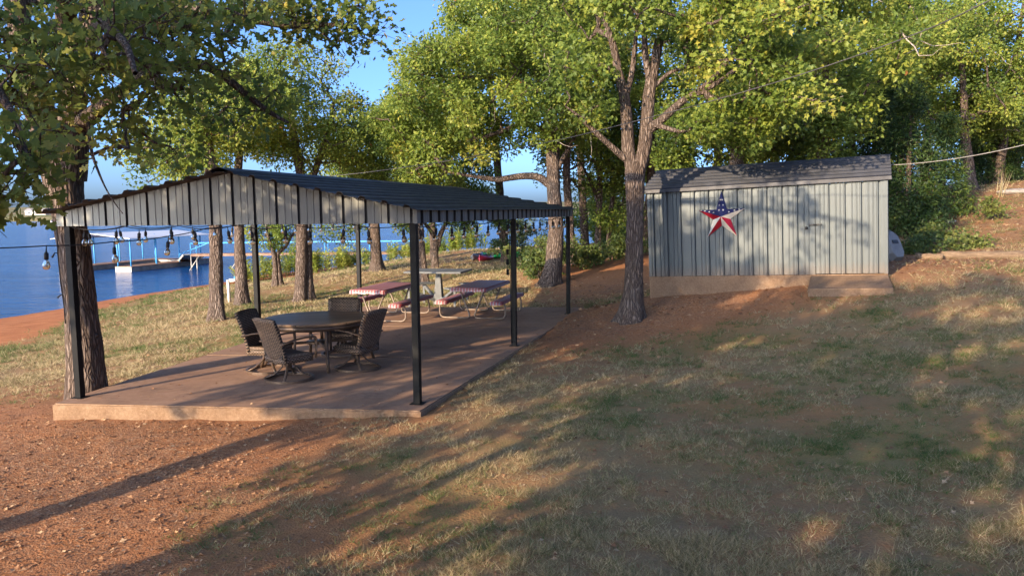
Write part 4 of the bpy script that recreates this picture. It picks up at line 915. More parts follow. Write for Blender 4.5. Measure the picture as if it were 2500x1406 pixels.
def bark_tube(P, rad, n=22, step=.045, ridge=.13, flare=None):
    P = np.array(P, float); rad = np.array(rad, float); d = np.r_[0, np.cumsum(np.linalg.norm(np.diff(P, axis=0), axis=1))]
    k = max(9, int(d[-1] / step)); s = np.linspace(0, d[-1], k)
    # smooth interpolation
    Q = np.stack([np.interp(s, d, P[:, i]) for i in range(3)], 1); r = np.interp(s, d, rad)
    ker = np.array([1, 2, 3, 2, 1.]) / 9
    for _ in range(3):
        for i in range(3): Q[2:-2, i] = np.convolve(Q[:, i], ker, 'valid')
        r[2:-2] = np.convolve(r, ker, 'valid')
    tn = np.gradient(Q, axis=0); tn /= np.linalg.norm(tn, axis=1, keepdims=True)
    x = np.cross(tn, [0.1, 1, .05]); x /= np.linalg.norm(x, axis=1, keepdims=True); y = np.cross(tn, x)
    th = np.linspace(0, 2 * np.pi, n, endpoint=False)
    c, sn = np.cos(th)[None, :, None], np.sin(th)[None, :, None]
    dirs = x[:, None] * c + y[:, None] * sn; base = Q[:, None] + dirs * r[:, None, None]
    off = P[0] * 3.7
    f1 = vnoise(base[..., 0] * 17 + off[0], base[..., 1] * 17 + off[1], base[..., 2] * 3.5); f2 = vnoise(base[..., 0] * 5, base[..., 1] * 5 + off[0], base[..., 2] * 1.6); f3 = vnoise(base[..., 0] * 38, base[..., 1] * 38, base[..., 2] * 12)
    disp = 1 + ridge * (np.abs(f1 - .5) * -2 + .6) * np.clip(.16 / np.maximum(r, .05), .5, 1.1)[:, None] + .18 * (f2 - .5) + .05 * (f3 - .5)
    if flare:
        h = s[:, None]; lob = .65 + .5 * np.sin(th[None] * 3 + off[0]) * .6 + .25 * np.sin(th[None] * 5 + off[1]); disp = disp + flare * np.exp(-h / .30) * lob
    V = Q[:, None] + dirs * (r[:, None] * disp)[..., None]
    idx_ = np.arange(k * n).reshape(k, n); nxt = np.roll(idx_, -1, 1)
    Fq_ = np.stack([idx_[:-1], nxt[:-1], nxt[1:], idx_[1:]], -1).reshape(-1, 4)
    return V.reshape(-1, 3), Fq_
def tube_np(P, rr, n=5):
    P = np.array(P); k = len(P); tn = np.gradient(P, axis=0); tn /= np.linalg.norm(tn, axis=1, keepdims=True) + 1e-9
    x = np.cross(tn, [.31, .2, .93]); x /= np.linalg.norm(x, axis=1, keepdims=True) + 1e-9; y = np.cross(tn, x); th = np.linspace(0, 2 * np.pi, n, endpoint=False)
    V = P[:, None] + (x[:, None] * np.cos(th)[None, :, None] + y[:, None] * np.sin(th)[None, :, None]) * np.asarray(rr)[:, None, None]
    idx_ = np.arange(k * n).reshape(k, n); nxt = np.roll(idx_, -1, 1)
    return V.reshape(-1, 3), np.stack([idx_[:-1], nxt[:-1], nxt[1:], idx_[1:]], -1).reshape(-1, 4)
def join(parts):
    Vs, Fs, o = [], [], 0
    for V, Ff in parts: Vs.append(V); Fs.append(Ff + o); o += len(V)
    return np.concatenate(Vs), np.concatenate(Fs)

def tree(name, label, stems, clumps, nleaf, size, crad=.55, mat='oakleaf', tmpl=T_Q, seed=0, limbs=(), cat='tree', group=None, hue=0.0, hero=True, flare=.45, twig=True, flat=.75, branch_from=.35, sides=22, rmin=.008, dead=0, tip=.014, deadr=.014):
    """stems: list of ([(x,y,z)], [radius]); limbs the same; clumps: (n,3) centres of the leaf clumps."""
    rng = np.random.RandomState(seed); P0 = np.array(stems[0][0][0]); root = thing(name, label, cat, P0, group=group)
    parts = []
    for i, (P_, r_) in enumerate(stems): parts.append(bark_tube(P_, r_, sides, .05 if hero else .16, .14, flare if True else None))
    for P_, r_ in limbs: parts.append(bark_tube(P_, np.array(r_) * (1.25 if name == 'left_oak' else 1.0), 12 if hero else 8, .07 if hero else .2, .10))
    V, Ff = join(parts); link('trunk', np_mesh('trunk', V, *uni(Ff)[:2], None, [MATS['bark']], smooth=True), root)
    # branches to the clumps
    nodes = []; par = []
    for P_, r_ in stems:
        P_ = np.array(P_); k0 = max(1, int(len(P_) * branch_from))
        for i in range(k0, len(P_)):
            for s_ in np.linspace(0, 1, 4)[1:]: nodes.append(P_[i - 1] * (1 - s_) + P_[i] * s_); par.append(-1)
    for P_, r_ in limbs:
        P_ = np.array(P_)
        for i in range(1, len(P_)):
            for s_ in np.linspace(0, 1, 4)[1:]: nodes.append(P_[i - 1] * (1 - s_) + P_[i] * s_); par.append(-1)
    nfix = len(nodes); clumps = np.asarray(clumps); N0 = np.array(nodes)
    dist = np.min(np.linalg.norm(clumps[:, None] - N0[None], axis=2), axis=1); order = np.argsort(dist); paths = []
    cap = nfix + len(clumps) * 4 + 8; ND = np.zeros((cap, 3)); ND[:nfix] = N0; nn_ = nfix
    for ci in order:
        c = clumps[ci]; dv = ND[:nn_] - c; dd = np.linalg.norm(dv, axis=1) + np.maximum(0, dv[:, 2]) * .8
        j = int(np.argmin(dd)); a = ND[j]; L = np.linalg.norm(c - a); pts = [a]; pid = [j]; prev = j
        for s_ in (.33, .68, 1.0):
            q = a + (c - a) * s_ + rng.normal(0, .09 * L if s_ < 1 else 0.0001, 3); q[2] += .10 * L * math.sin(s_ * math.pi)
            ND[nn_] = q; par.append(prev); prev = nn_; nn_ += 1; pts.append(q); pid.append(prev)
        paths.append((pts, pid))
    cnt = np.zeros(nn_)
    for pts, pid in paths: cnt[pid[-1]] += 1
    for i in range(nn_ - 1, nfix - 1, -1):
        if par[i] >= 0: cnt[par[i]] += cnt[i]
    bp_ = []
    for pts, pid in paths:
        rr = [max(rmin, tip * cnt[k] ** .5) for k in pid]; rr[0] = min(rr[0], rr[1] * 1.25); bp_.append(tube_np(pts, rr, 6 if hero else 4))
    # twigs
    if twig:
        for c in clumps:
            for _ in range(3 if hero else 2):
                d = rng.normal(0, 1, 3); d /= np.linalg.norm(d); e = c + d * crad * rng.uniform(.6, 1.1); mid = (c + e) / 2 + rng.normal(0, .06, 3); bp_.append(tube_np([c, mid, e], [rmin * .8, rmin * .6, rmin * .3], 3))
    dp_ = []
    for _ in range(dead):
        c = clumps[rng.randint(len(clumps))]; d = rng.normal(0, 1, 3); d[2] -= .4; d /= np.linalg.norm(d); q = [c]
        for k in range(5): d = d + rng.normal(0, .35, 3); d /= np.linalg.norm(d); q.append(q[-1] + d * (.22 if hero else .34))
        dp_.append(tube_np(q, np.linspace(deadr if hero else .026, .004, 6), 4))
    if dp_:
        V, Ff = join(dp_); set_props(link('dead_twigs', np_mesh('dead_twigs', V, *uni(Ff)[:2], None, [MATS['deadwood']], smooth=True), root), kind='stuff')
    if bp_:
        V, Ff = join(bp_); link('branches', np_mesh('branches', V, *uni(Ff)[:2], None, [MATS['bark']], smooth=True), root)
    # leaves
    K = len(clumps); per = rng.multinomial(nleaf, np.ones(K) / K); ci = np.repeat(np.arange(K), per); N = len(ci)
    cs = rng.uniform(.7, 1.25, K)[ci]
    g = rng.normal(0, 1, (N, 3)); rad = rng.uniform(0, 1, N) ** .45; g = g / np.linalg.norm(g, axis=1, keepdims=True) * (rad * crad * cs)[:, None]; g[:, 2] *= flat
    P = clumps[ci] + g
    ax = g / (np.linalg.norm(g, axis=1, keepdims=True) + 1e-6) * .8 + rng.normal(0, .75, (N, 3)); ax[:, 2] -= .25
    nr = rng.normal(0, .65, (N, 3)); nr[:, 2] += .75; nr += np.array([-.35, -.45, 0])
    sz = size * rng.uniform(.6, 1.25, N)
    val = np.minimum(.43 + hue * .8 + rng.normal(0, .16, K)[ci] + rng.normal(0, .15, N), .9) + (rng.rand(N) < .004) * .4
    link('crown', leaves_mesh('crown', tmpl, P, ax, nr, sz, val, MATS[mat]), root)
    return root
def ell(rng, c, r, n, shell=.35):
    d = rng.normal(0, 1, (n, 3)); d /= np.linalg.norm(d, axis=1, keepdims=True); return np.array(c) + d * np.array(r) * (shell + (1 - shell) * rng.rand(n) ** .5)[:, None]
def px_clumps(rng, boxes):
    """boxes (x0, x1, y0, y1, Y0, Y1, n): clump centres spread through that block of air."""
    out = []
    for x0, x1, y0, y1, Y0, Y1, n in boxes:
        for _ in range(n): out.append(at(rng.uniform(x0, x1), rng.uniform(y0, y1), rng.uniform(Y0, Y1)))
    return out
def pproj(P):
    q = (np.asarray(P) - np.array([0, 0, CZ])) @ CRn; return PW / 2 + F * q[:, 0] / -q[:, 2], PH / 2 - F * q[:, 1] / -q[:, 2]
def poly_in(px, py, poly):
    ins = np.zeros(len(px), bool); j = len(poly) - 1
    for i in range(len(poly)):
        xi, yi = poly[i]; xj, yj = poly[j]
        ins ^= ((yi > py) != (yj > py)) & (px < (xj - xi) * (py - yi) / (yj - yi + 1e-9) + xi); j = i
    return ins
# open sky between the crowns, open views under them
GAPS = [[(735, -300), (755, 60), (690, 100), (800, 135), (850, 205), (905, 290), (985, 225), (985, 150), (1045, 90), (1095, 30), (1120, -300)],
        [(1195, 395), (1180, 480), (1255, 480), (1260, 400)], [(205, 400), (215, 480), (330, 470), (350, 400)],
        [(560, 545), (560, 660), (1000, 640), (1100, 600), (1100, 555)]]
def open_gaps(C, marg=None):
    C = np.asarray(C); x, y = pproj(C); k = np.ones(len(C), bool)
    for g_ in GAPS: k &= ~poly_in(x, y, g_)
    return C[k]
def stem_px(pts, Y, dY=0.0, base=True):
    """pts (px, py, radius); the first one is set on the ground"""
    P_ = [at(x, y, Y + dY * i) for i, (x, y, r_) in enumerate(pts)]; 
    if base: P_[0][2] = gzp(P_[0][0], P_[0][1]) - .12
    return P_, [r_ for _, _, r_ in pts]
def limb_px(pts): return [at(x, y, Y) for x, y, Y, r_ in pts], [r_ for _, _, _, r_ in pts]

# --- left foreground oak
rng = np.random.RandomState(11)
YT = 11.25
stT1 = stem_px([(214, 968, .275), (208, 860, .235), (196, 740, .212), (184, 620, .205), (168, 520, .215), (150, 430, .265), (140, 372, .27)], YT)
lbT1 = [limb_px([(150, 430, YT, .20), (118, 330, YT, .17), (92, 262, YT - .1, .15), (70, 150, YT - .3, .13), (40, 20, YT - .5, .11), (0, -160, YT - .6, .08)]),
        limb_px([(158, 430, YT, .22), (182, 330, YT, .165), (176, 250, YT, .13), (196, 160, YT + .1, .12), (220, 50, YT + .2, .11), (240, -120, YT + .3, .09), (270, -320, YT + .3, .06)]),
        limb_px([(182, 320, YT, .10), (260, 250, YT - .3, .075), (350, 182, YT - .6, .06), (390, 205, YT - .9, .05), (445, 216, YT - 1.1, .03)]),
        limb_px([(200, 150, YT, .10), (330, 170, YT, .08), (430, 165, YT, .065), (478, 150, YT, .06), (525, 168, YT, .05), (570, 205, YT + .1, .045), (658, 277, YT + .3, .03), (705, 300, YT + .4, .015)]),
        limb_px([(222, 40, YT, .10), (400, 15, YT + .2, .075), (560, 36, YT + .4, .06), (640, 52, YT + .6, .05), (722, 66, YT + .8, .04), (790, 60, YT + .9, .025), (850, 62, YT + 1, .016), (905, 92, YT + 1, .007)]),
        limb_px([(770, 66, YT + .85, .014), (805, 95, YT + .85, .010), (840, 142, YT + .85, .004)]),
        limb_px([(120, 330, YT, .10), (60, 250, YT - 1.2, .07), (-20, 200, YT - 2.4, .05), (20, 260, YT - 3.6, .03), (60, 330, YT - 4.3, .015)]),
        limb_px([(196, 160, YT, .08), (240, 60, YT - 1.2, .06), (260, 60, YT - 2.2, .045), (310, 110, YT - 3.2, .03), (330, 180, YT - 3.6, .02)]),
        limb_px([(215, 300, 9.2, .016), (222, 380, 9.0, .013), (250, 440, 8.95, .009), (258, 470, 8.9, .007), (300, 522, 8.9, .004)])]
cl = px_clumps(rng, [(-60, 420, -40, 230, 8.0, 12.0, 60), (0, 300, 80, 270, 7.6, 9.6, 20), (300, 660, -40, 110, 9.5, 12.3, 34), (300, 560, 130, 270, 9.8, 11.6, 9), (200, 410, 270, 365, 9.0, 11.0, 13), (0, 130, 200, 330, 8, 10, 7), (640, 760, -30, 110, 11.6, 12.4, 15), (760, 900, 5, 85, 12, 12.5, 11), (570, 700, 200, 300, 11.3, 11.9, 6),
                     (0, 130, 300, 460, 6.4, 7.2, 12), (-60, 60, 430, 490, 6.4, 7.0, 4), (380, 440, 350, 385, 10, 11, 2), (880, 915, 80, 100, 12.2, 12.4, 2)])
lbT1.append(([(-6.2, 11.2, 4.9), (-5.0, 9.1, 5.7), (-3.6, 7.5, 6.0), (-2.2, 6.2, 5.9), (-.9, 5.4, 5.7)], [.11, .085, .06, .04, .015]))
cl = np.concatenate([np.array(cl), np.array([(rng.uniform(-3.6, -.6), rng.uniform(5.3, 7.2), rng.uniform(5.15, 6.5)) for _ in range(15)]), ell(rng, (-7.6, 11.4, 7.6), (3.6, 3.8, 2.0), 40)])
xx, yy = pproj(cl); cl = cl[~((yy > 395) & (yy < 520) & (xx > 130))]
xx, yy = pproj(cl); cl = cl[~((yy > 215) & (xx > 85) & (xx < 300) & (rng.rand(len(cl)) < .85))]
tree('left_oak', 'big leaning oak at the left edge with leafy boughs hanging over the pavilion', [stT1], cl, 10200, .122, .46, 'nearleaf', T_OAK, 1, lbT1, hero=True, hue=-.02, tip=.010, dead=6, sides=34)

# --- oaks on the lake side of the pavilion
def auto(name, label, pts, Y, crown, ncl, nleaf, size=.15, crad=.62, hue=0.0, seed=0, hero=True, mat='oakleaf', tmpl=T_Q, dY=0.0, group=None, extra=None, extra_stems=(), limbs=(), gaps=True, flare=1.0, shell=.3, **kw):
    r_ = np.random.RandomState(seed + 100); C = []
    tot = sum(c[3] * c[4] * c[5] for c in crown)
    for cx, cy, cY, rx, ry, rz_ in crown: C.append(ell(r_, at(cx, cy, cY), (rx, ry, rz_), max(6, int(ncl * rx * ry * rz_ / tot)), shell))
    if tmpl is T_Q: size *= .80; nleaf = int(nleaf * 1.6)
    C = np.concatenate(C + ([np.array(extra)] if extra is not None else []))
    if gaps: C = open_gaps(C)
    if gaps == 'double':
        px_, py_ = pproj(C); C = C[~(poly_in(px_, py_, [(1445, 75), (1665, 75), (1700, 260), (1640, 440), (1440, 440), (1470, 250)]) & (C[:, 1] < 17.2))]
    return tree(name, label, [stem_px(pts, Y, dY)] + [stem_px(*e) for e in extra_stems], C, nleaf, size, crad, mat, tmpl, seed, limbs, hue=hue, hero=hero, group=group, flare=flare, **kw)
LG = 'oaks on the lake side of the pavilion'
auto('oak_tree', 'rough barked oak trunk nearest the beach, behind the wicker chairs', [(530, 788, .21), (528, 690, .185), (527, 560, .175), (520, 440, .15), (505, 330, .12), (500, 230, .08)], 22.5,
     [(450, 330, 22.5, 1.9, 2.2, 1.35), (540, 250, 23, 1.9, 2.2, 1.3), (390, 400, 22, 1.0, 1.4, .6)], 75, 8500, .15, .55, .16, 2, group=LG)
auto('oak_tree', 'knotty oak trunk just right of the pale marker post', [(592, 745, .21), (588, 660, .18), (583, 560, .165), (578, 450, .14), (590, 330, .10), (600, 230, .07)], 27.0,
     [(600, 290, 27, 2.4, 2.4, 1.7), (520, 380, 27, 1.6, 2, .9)], 62, 8000, .15, .62, .14, 3, group=LG)
auto('oak_tree', 'double stemmed oak with two trunks fused at the base behind the round table', [(735, 740, .235), (736, 650, .20), (737, 540, .19), (735, 430, .16), (715, 320, .12), (705, 220, .08)], 28.0,
     [(720, 260, 28, 2.9, 2.6, 2.2), (830, 330, 28.5, 1.6, 2, 1.6), (640, 180, 28, 1.6, 1.8, 1.1), (850, 400, 29, 1.4, 1.6, .8)], 130, 16000, .15, .62, .14, 4, group=LG,
     extra_stems=[([(755, 738, .17), (752, 650, .15), (750, 540, .14), (765, 430, .12), (800, 330, .08), (815, 250, .05)], 28.15)])
auto('small_oak', 'small twin stemmed oak with low leafy crown between the left posts', [(672, 700, .12), (672, 650, .10), (668, 615, .09), (655, 580, .06), (650, 545, .04)], 33.0,
     [(655, 570, 33, 1.0, 1.1, .62), (710, 560, 33, .75, .9, .45)], 22, 2600, .13, .40, -.08, 5, gaps=False, extra_stems=[([(684, 700, .13), (680, 650, .11), (676, 620, .09), (700, 600, .06), (712, 575, .05), (730, 555, .03)], 33.1)], group=LG)
auto('oak_tree', 'straight oak trunk in front of the blue walkway railing', [(922, 664, .27), (918, 610, .235), (915, 550, .22), (912, 450, .18), (905, 360, .13), (900, 290, .08)], 36.0,
     [(880, 380, 36, 2.6, 2.6, 1.8), (960, 440, 36, 2.2, 2.4, 1.0), (830, 560, 36, .9, 1.0, .45), (980, 545, 36, 1.2, 1.2, .5)], 90, 11000, .16, .66, .06, 6, group=LG, gaps=False)
auto('oak_tree', 'oak trunk standing right behind the front right post', [(1036, 700, .18), (1031, 640, .16), (1024, 560, .15), (1015, 460, .13), (1000, 350, .10), (995, 250, .06)], 29.0,
     [(1000, 300, 29, 2.0, 2.4, 1.8), (960, 420, 29, 1.8, 2, .8)], 80, 12500, .15, .6, .08, 7, group=LG)
auto('oak_tree', 'slim forked oak with Y shaped trunk behind the pedestal table', [(1062, 662, .15), (1063, 620, .13), (1066, 585, .125), (1048, 560, .08), (1030, 535, .06), (1020, 480, .04)], 36.0,
     [(1080, 470, 36, 2.6, 2.4, .9), (1160, 520, 36, 1.7, 1.6, .8), (1120, 380, 36, 2.0, 2, 1.2)], 85, 11000, .16, .62, -.08, 8, group=LG, gaps=False,
     extra_stems=[([(1066, 600, .11), (1076, 570, .10), (1092, 540, .085), (1105, 470, .06), (1115, 400, .04)], 36.05, 0, False)])
# --- big oaks right of the pavilion
auto('oak_tree', 'large flared oak trunk behind the back right post with a long low limb', [(1340, 702, .30), (1352, 640, .255), (1358, 560, .235), (1352, 470, .225), (1350, 400, .21), (1352, 320, .17), (1345, 230, .13), (1350, 120, .09)], 25.0,
     [(1120, 190, 25, 2.6, 3.0, 2.6), (1290, 140, 24.6, 2.4, 2.8, 2.6), (1010, 250, 25.5, 1.6, 2, 1.9), (1200, 330, 25, 2.0, 2, 1.1), (1060, 400, 26, 1.6, 2, .8), (1370, 300, 24.2, 1.5, 1.5, 1.1)], 250, 36000, .15, .6, .04, 9, group='big oaks right of the pavilion', dead=20,
     limbs=[limb_px([(1345, 455, 25, .13), (1315, 430, 25, .115), (1270, 430, 24.9, .10), (1215, 440, 24.8, .085), (1150, 430, 24.7, .05), (1090, 420, 24.6, .03)]), limb_px([(1350, 330, 25, .12), (1280, 300, 25, .08), (1200, 330, 24.8, .06), (1140, 345, 24.6, .04)]), limb_px([(1352, 260, 25, .11), (1260, 190, 25, .08), (1120, 190, 24.8, .06), (1010, 180, 24.8, .03)]), limb_px([(1356, 420, 25, .09), (1400, 340, 24.8, .06), (1420, 280, 24.6, .04)])])
dstem = [(1540, 790, .225), (1546, 720, .183), (1549, 620, .172), (1550, 500, .175), (1550, 430, .195), (1551, 395, .19)]
auto('double_oak', 'tall double trunk oak standing at the left corner of the shed', dstem, 16.2,
     [(1480, 60, 16.0, 1.4, 1.8, 1.3), (1640, 20, 15.6, 1.5, 1.8, 1.2), (1800, 120, 15.4, 1.5, 1.8, 1.3), (1920, 160, 15.2, 1.0, 1.5, 1.4), (1430, 190, 15.9, .7, 1.0, .9), (1760, 270, 15.4, 1.0, 1.2, .6), (1560, -200, 16, 2.6, 2.6, 1.4), (1450, 250, 15.6, .6, .8, .5), (1880, 320, 15.4, .5, .6, .3)], 200, 31000, .120, .44, .03, 10,
     group='big oaks right of the pavilion', tmpl=T_LOB4, shell=.25, gaps='double',
     limbs=[limb_px([(1545, 420, 16.2, .13), (1533, 370, 16.2, .125), (1530, 290, 16.2, .115), (1524, 230, 16.2, .105), (1510, 180, 16.2, .085), (1498, 110, 16.2, .07), (1475, 50, 16.1, .05), (1460, -80, 16, .03)]),
            limb_px([(1556, 420, 16.15, .14), (1574, 370, 16.15, .13), (1580, 300, 16.1, .125), (1586, 220, 16.1, .12), (1600, 150, 16.1, .10), (1610, 95, 16.1, .085)]),
            limb_px([(1588, 210, 16.1, .075), (1575, 140, 16.0, .06), (1572, 60, 16.0, .05), (1580, -60, 16, .03)]), limb_px([(1528, 240, 16.2, .06), (1545, 170, 16.2, .055), (1552, 95, 16.2, .04), (1560, 0, 16.2, .025)]),
            limb_px([(1580, 320, 16.1, .10), (1620, 290, 15.9, .085), (1665, 245, 15.7, .07), (1690, 235, 15.6, .055), (1745, 190, 15.5, .05), (1790, 130, 15.4, .045), (1850, 70, 15.3, .03)]), limb_px([(1690, 236, 15.6, .05), (1760, 200, 15.5, .045), (1800, 165, 15.3, .04), (1850, 140, 15.3, .03)]),
            limb_px([(1590, 305, 16.0, .06), (1625, 310, 15.8, .05), (1655, 325, 15.6, .04), (1680, 320, 15.5, .02)]), limb_px([(1540, 400, 16.2, .07), (1500, 365, 16.1, .06), (1450, 320, 16.0, .05), (1410, 280, 15.9, .03), (1380, 260, 15.9, .015)]),
            limb_px([(1512, 190, 16.2, .05), (1470, 150, 16.1, .04), (1440, 175, 16.0, .03)]), limb_px([(1600, 210, 16.1, .045), (1640, 170, 16.0, .04), (1700, 165, 15.9, .02)])], dead=10)
auto('oak_tree', 'pinkish oak trunk partly hidden behind the large flared oak', [(1398, 660, .17), (1394, 590, .15), (1388, 500, .145), (1382, 420, .13), (1390, 300, .10), (1400, 200, .06)], 29.5, [(1400, 200, 29.5, 2.4, 2.2, 2.6), (1440, 350, 29.5, 1.6, 1.6, 1.0)], 85, 11000, .16, .65, -.05, 12, group='wood behind the shed')
auto('oak_tree', 'slender dark oak trunk between the pavilion and the double oak', [(1455, 650, .14), (1460, 590, .12), (1463, 500, .115), (1465, 420, .10), (1450, 330, .08), (1440, 250, .05)], 31.0, [(1450, 400, 31, 2.2, 2, 1.3), (1480, 240, 31, 2.4, 2, 1.9), (1500, 520, 31, 1.0, 1.0, .5)], 85, 10500, .16, .62, -.10, 13, group='wood behind the shed',
     extra_stems=[([(1462, 490, .07), (1440, 440, .05), (1420, 400, .03)], 31.0, 0, False)])
auto('oak_tree', 'slim sunlit oak trunk left of the double oak with a side branch', [(1493, 632, .12), (1486, 580, .10), (1490, 520, .095), (1500, 460, .08), (1510, 380, .06), (1505, 300, .04)], 33.0, [(1520, 330, 33, 2.4, 2, 2.0), (1500, 470, 33, 1.4, 1.2, .8)], 70, 9000, .16, .65, -.02, 14, group='wood behind the shed',
     extra_stems=[([(1492, 550, .07), (1510, 520, .06), (1525, 480, .05), (1530, 430, .03)], 33.0, 0, False)])
auto('oak_tree', 'gnarled dark oak rising behind the shed roof with crooked forked limbs', [(1800, 620, .24), (1800, 500, .22), (1797, 400, .21), (1803, 350, .19), (1790, 310, .13), (1770, 290, .10), (1780, 250, .06)], 24.0, [(1750, 300, 24, 2.0, 1.8, 1.0), (1870, 290, 23.6, 2.2, 1.8, 1.2), (1700, 380, 24.5, 1.6, 1.4, .6), (2000, 330, 24, 1.6, 1.6, 1.0)], 110, 15000, .15, .6, -.12, 15, group='wood behind the shed',
     extra_stems=[([(1803, 350, .14), (1830, 330, .11), (1850, 335, .09), (1890, 300, .06), (1930, 290, .04)], 23.9, 0, False)])
auto('oak_tree', 'rough mottled oak trunk on the slope right of the shed', [(2374, 470, .20), (2366, 410, .185), (2358, 350, .17), (2355, 280, .14), (2350, 180, .10), (2340, 80, .06)], 32.0, [(2330, 200, 31.5, 3.2, 2.6, 2.4), (2250, 120, 31, 2.2, 2.4, 2.0), (2440, 120, 32, 2.2, 2, 2.0), (2440, 280, 32.5, 1.8, 1.8, 1.0)], 150, 20000, .16, .66, 0.02, 16, group='wood behind the shed', dead=14)
WG = 'wood behind the shed'
bgs = [('tall oak in the wood above the flared trunk', 1180, 80, 36, 3.6, 3.0, 3.4, .04), ('oak crown filling the wood left of the double oak', 1400, 60, 37, 3.6, 3, 3.2, .0), ('oak behind the double trunk oak', 1620, 130, 30, 3.0, 2.6, 2.8, .06), ('shaded oak low in the wood right of the double oak', 1680, 330, 34, 3.2, 2.4, 2.0, -.18),
       ('yellow green oak above the star', 1850, 60, 24, 2.8, 2.4, 2.4, .12), ('bright yellow green oak above the right half of the shed', 2050, 80, 22.5, 2.4, 2.2, 2.6, .14), ('dark oak in the wood behind the shed ridge', 1920, 330, 30, 3.2, 2.4, 2.2, -.14), ('dark oak behind the shed right end', 2100, 300, 29, 2.8, 2.4, 2.2, -.10),
       ('grey green oak at the top of the slope', 2200, 60, 36, 3.6, 3, 3.0, -.02), ('sunlit oak at the upper right corner', 2530, 60, 33, 2.8, 2.4, 3.2, .10), ('oak at the right edge behind the mottled trunk', 2520, 250, 35, 2.8, 2.4, 2.8, .05), ('low oak at the right edge of the slope', 2440, 360, 40, 3.4, 2.4, 1.6, -.06),
       ('far oak low behind the slender trunks', 1560, 480, 42, 3.4, 2.4, 2.2, -.12), ('far oak seen under the boughs left of the shed', 1480, 560, 48, 3.0, 2.0, 1.8, -.08), ('tall oak far back over the shed ridge', 1760, -40, 38, 4.5, 3, 3.4, .0), ('far oak over the shed roof', 2000, 180, 40, 4.0, 3, 3.4, -.05),
       ('oak over the lake edge behind the pavilion ridge', 1040, 330, 40, 3.0, 2.6, 2.2, .0), ('far right oak over the slope', 2330, -60, 42, 5, 3, 3.5, .0), ('low dark oak deep in the wood above the shed ridge', 1880, 260, 36, 3.4, 2.2, 2.0, -.12), ('deep wood oak behind the cedars', 2240, 230, 38, 3.4, 2.2, 2.2, -.1)]
for i, (lab, x, y, Y, rx, ry, rz_, hu) in enumerate(bgs):
    c = at(x, y, Y); gz_ = gzp(c[0], c[1]); r_ = .10 + .025 * rx; lean = np.random.RandomState(i).normal(0, .25, 2)
    pts = [(c[0] + lean[0] * 2 * (1 - s_), c[1] + ry * (.85 - .5 * s_), gz_ - .1 + (c[2] + rz_ * .5 - gz_) * s_) for s_ in (0, .2, .4, .6, .8, 1)]
    rg = np.random.RandomState(500 + i); C = open_gaps(ell(rg, c, (rx, ry, rz_), int(26 + 3.0 * rx * rz_), .3))
    tree('oak_tree', lab, [(pts, [r_ * 1.15, r_, r_ * .9, r_ * .75, r_ * .5, r_ * .25])], C, int(6800 + 800 * rx * rz_), .17 if Y > 30 else .145, .72, 'oakleaf', T_Q, 40 + i, hue=hu, hero=False, group=WG, sides=10, tip=.016, dead=16)

# --- cedars and shrubs
def cedar(lab, px, py, Y, h, r_, seed, hue=0.0):
    rg = np.random.RandomState(seed); g = onground(px, py, Y); C = []
    for k in range(int(34 * h * r_)):
        z = rg.rand() ** 1.2; q = r_ * (1 - z) ** .75 * rg.uniform(.35, 1) + .08; a = rg.uniform(0, 6.28); C.append((g[0] + q * math.cos(a), g[1] + q * math.sin(a), g[2] + .25 + z * (h - .3)))
    tree('cedar_tree', lab, [([g + np.array([0, 0, z]) for z in (-.1, h * .3, h * .6, h * .97)], [.12, .09, .06, .02])], np.array(C), int(2500 * h * r_), .14, .34, 'cedar', T_SPRAY, seed, hero=False, group='cedars right of the shed', hue=hue, sides=8, tip=.006, twig=False)
cedar('tall dark green cedar against the right end of the shed', 2215, 500, 25, 4.6, 1.4, 61, -.12)
cedar('bright green cedar left of the mottled oak trunk', 2300, 495, 27, 3.4, 1.05, 62, .16)
cedar('dark cedar behind the shed right corner', 2165, 470, 28, 5.0, 1.6, 63, -.15)
cedar('shaded cedar in the gap beyond the mottled trunk', 2425, 450, 36, 4.5, 1.7, 64, -.12)
def shrub(name, lab, px, py, Y, r3, n, nleaf, seed, mat='shrub', size=.11, hue=0.0, group='shrubs', cat='shrub', tm=T_LOB4):
    rg = np.random.RandomState(seed); g = onground(px, py, Y); C = ell(rg, (g[0], g[1], g[2] + r3[2] * .9), r3, n, .2); C[:, 2] = np.maximum(C[:, 2], g[2] + .12)
    tree(name, lab, [([g + np.array([0, 0, z]) for z in (-.06, r3[2] * .35, r3[2] * .7, r3[2])], [.035, .03, .02, .01])], C, nleaf, size, .32, mat, tm, seed, cat=cat, group=group, hero=False, hue=hue, sides=6, tip=.006, flare=.1)
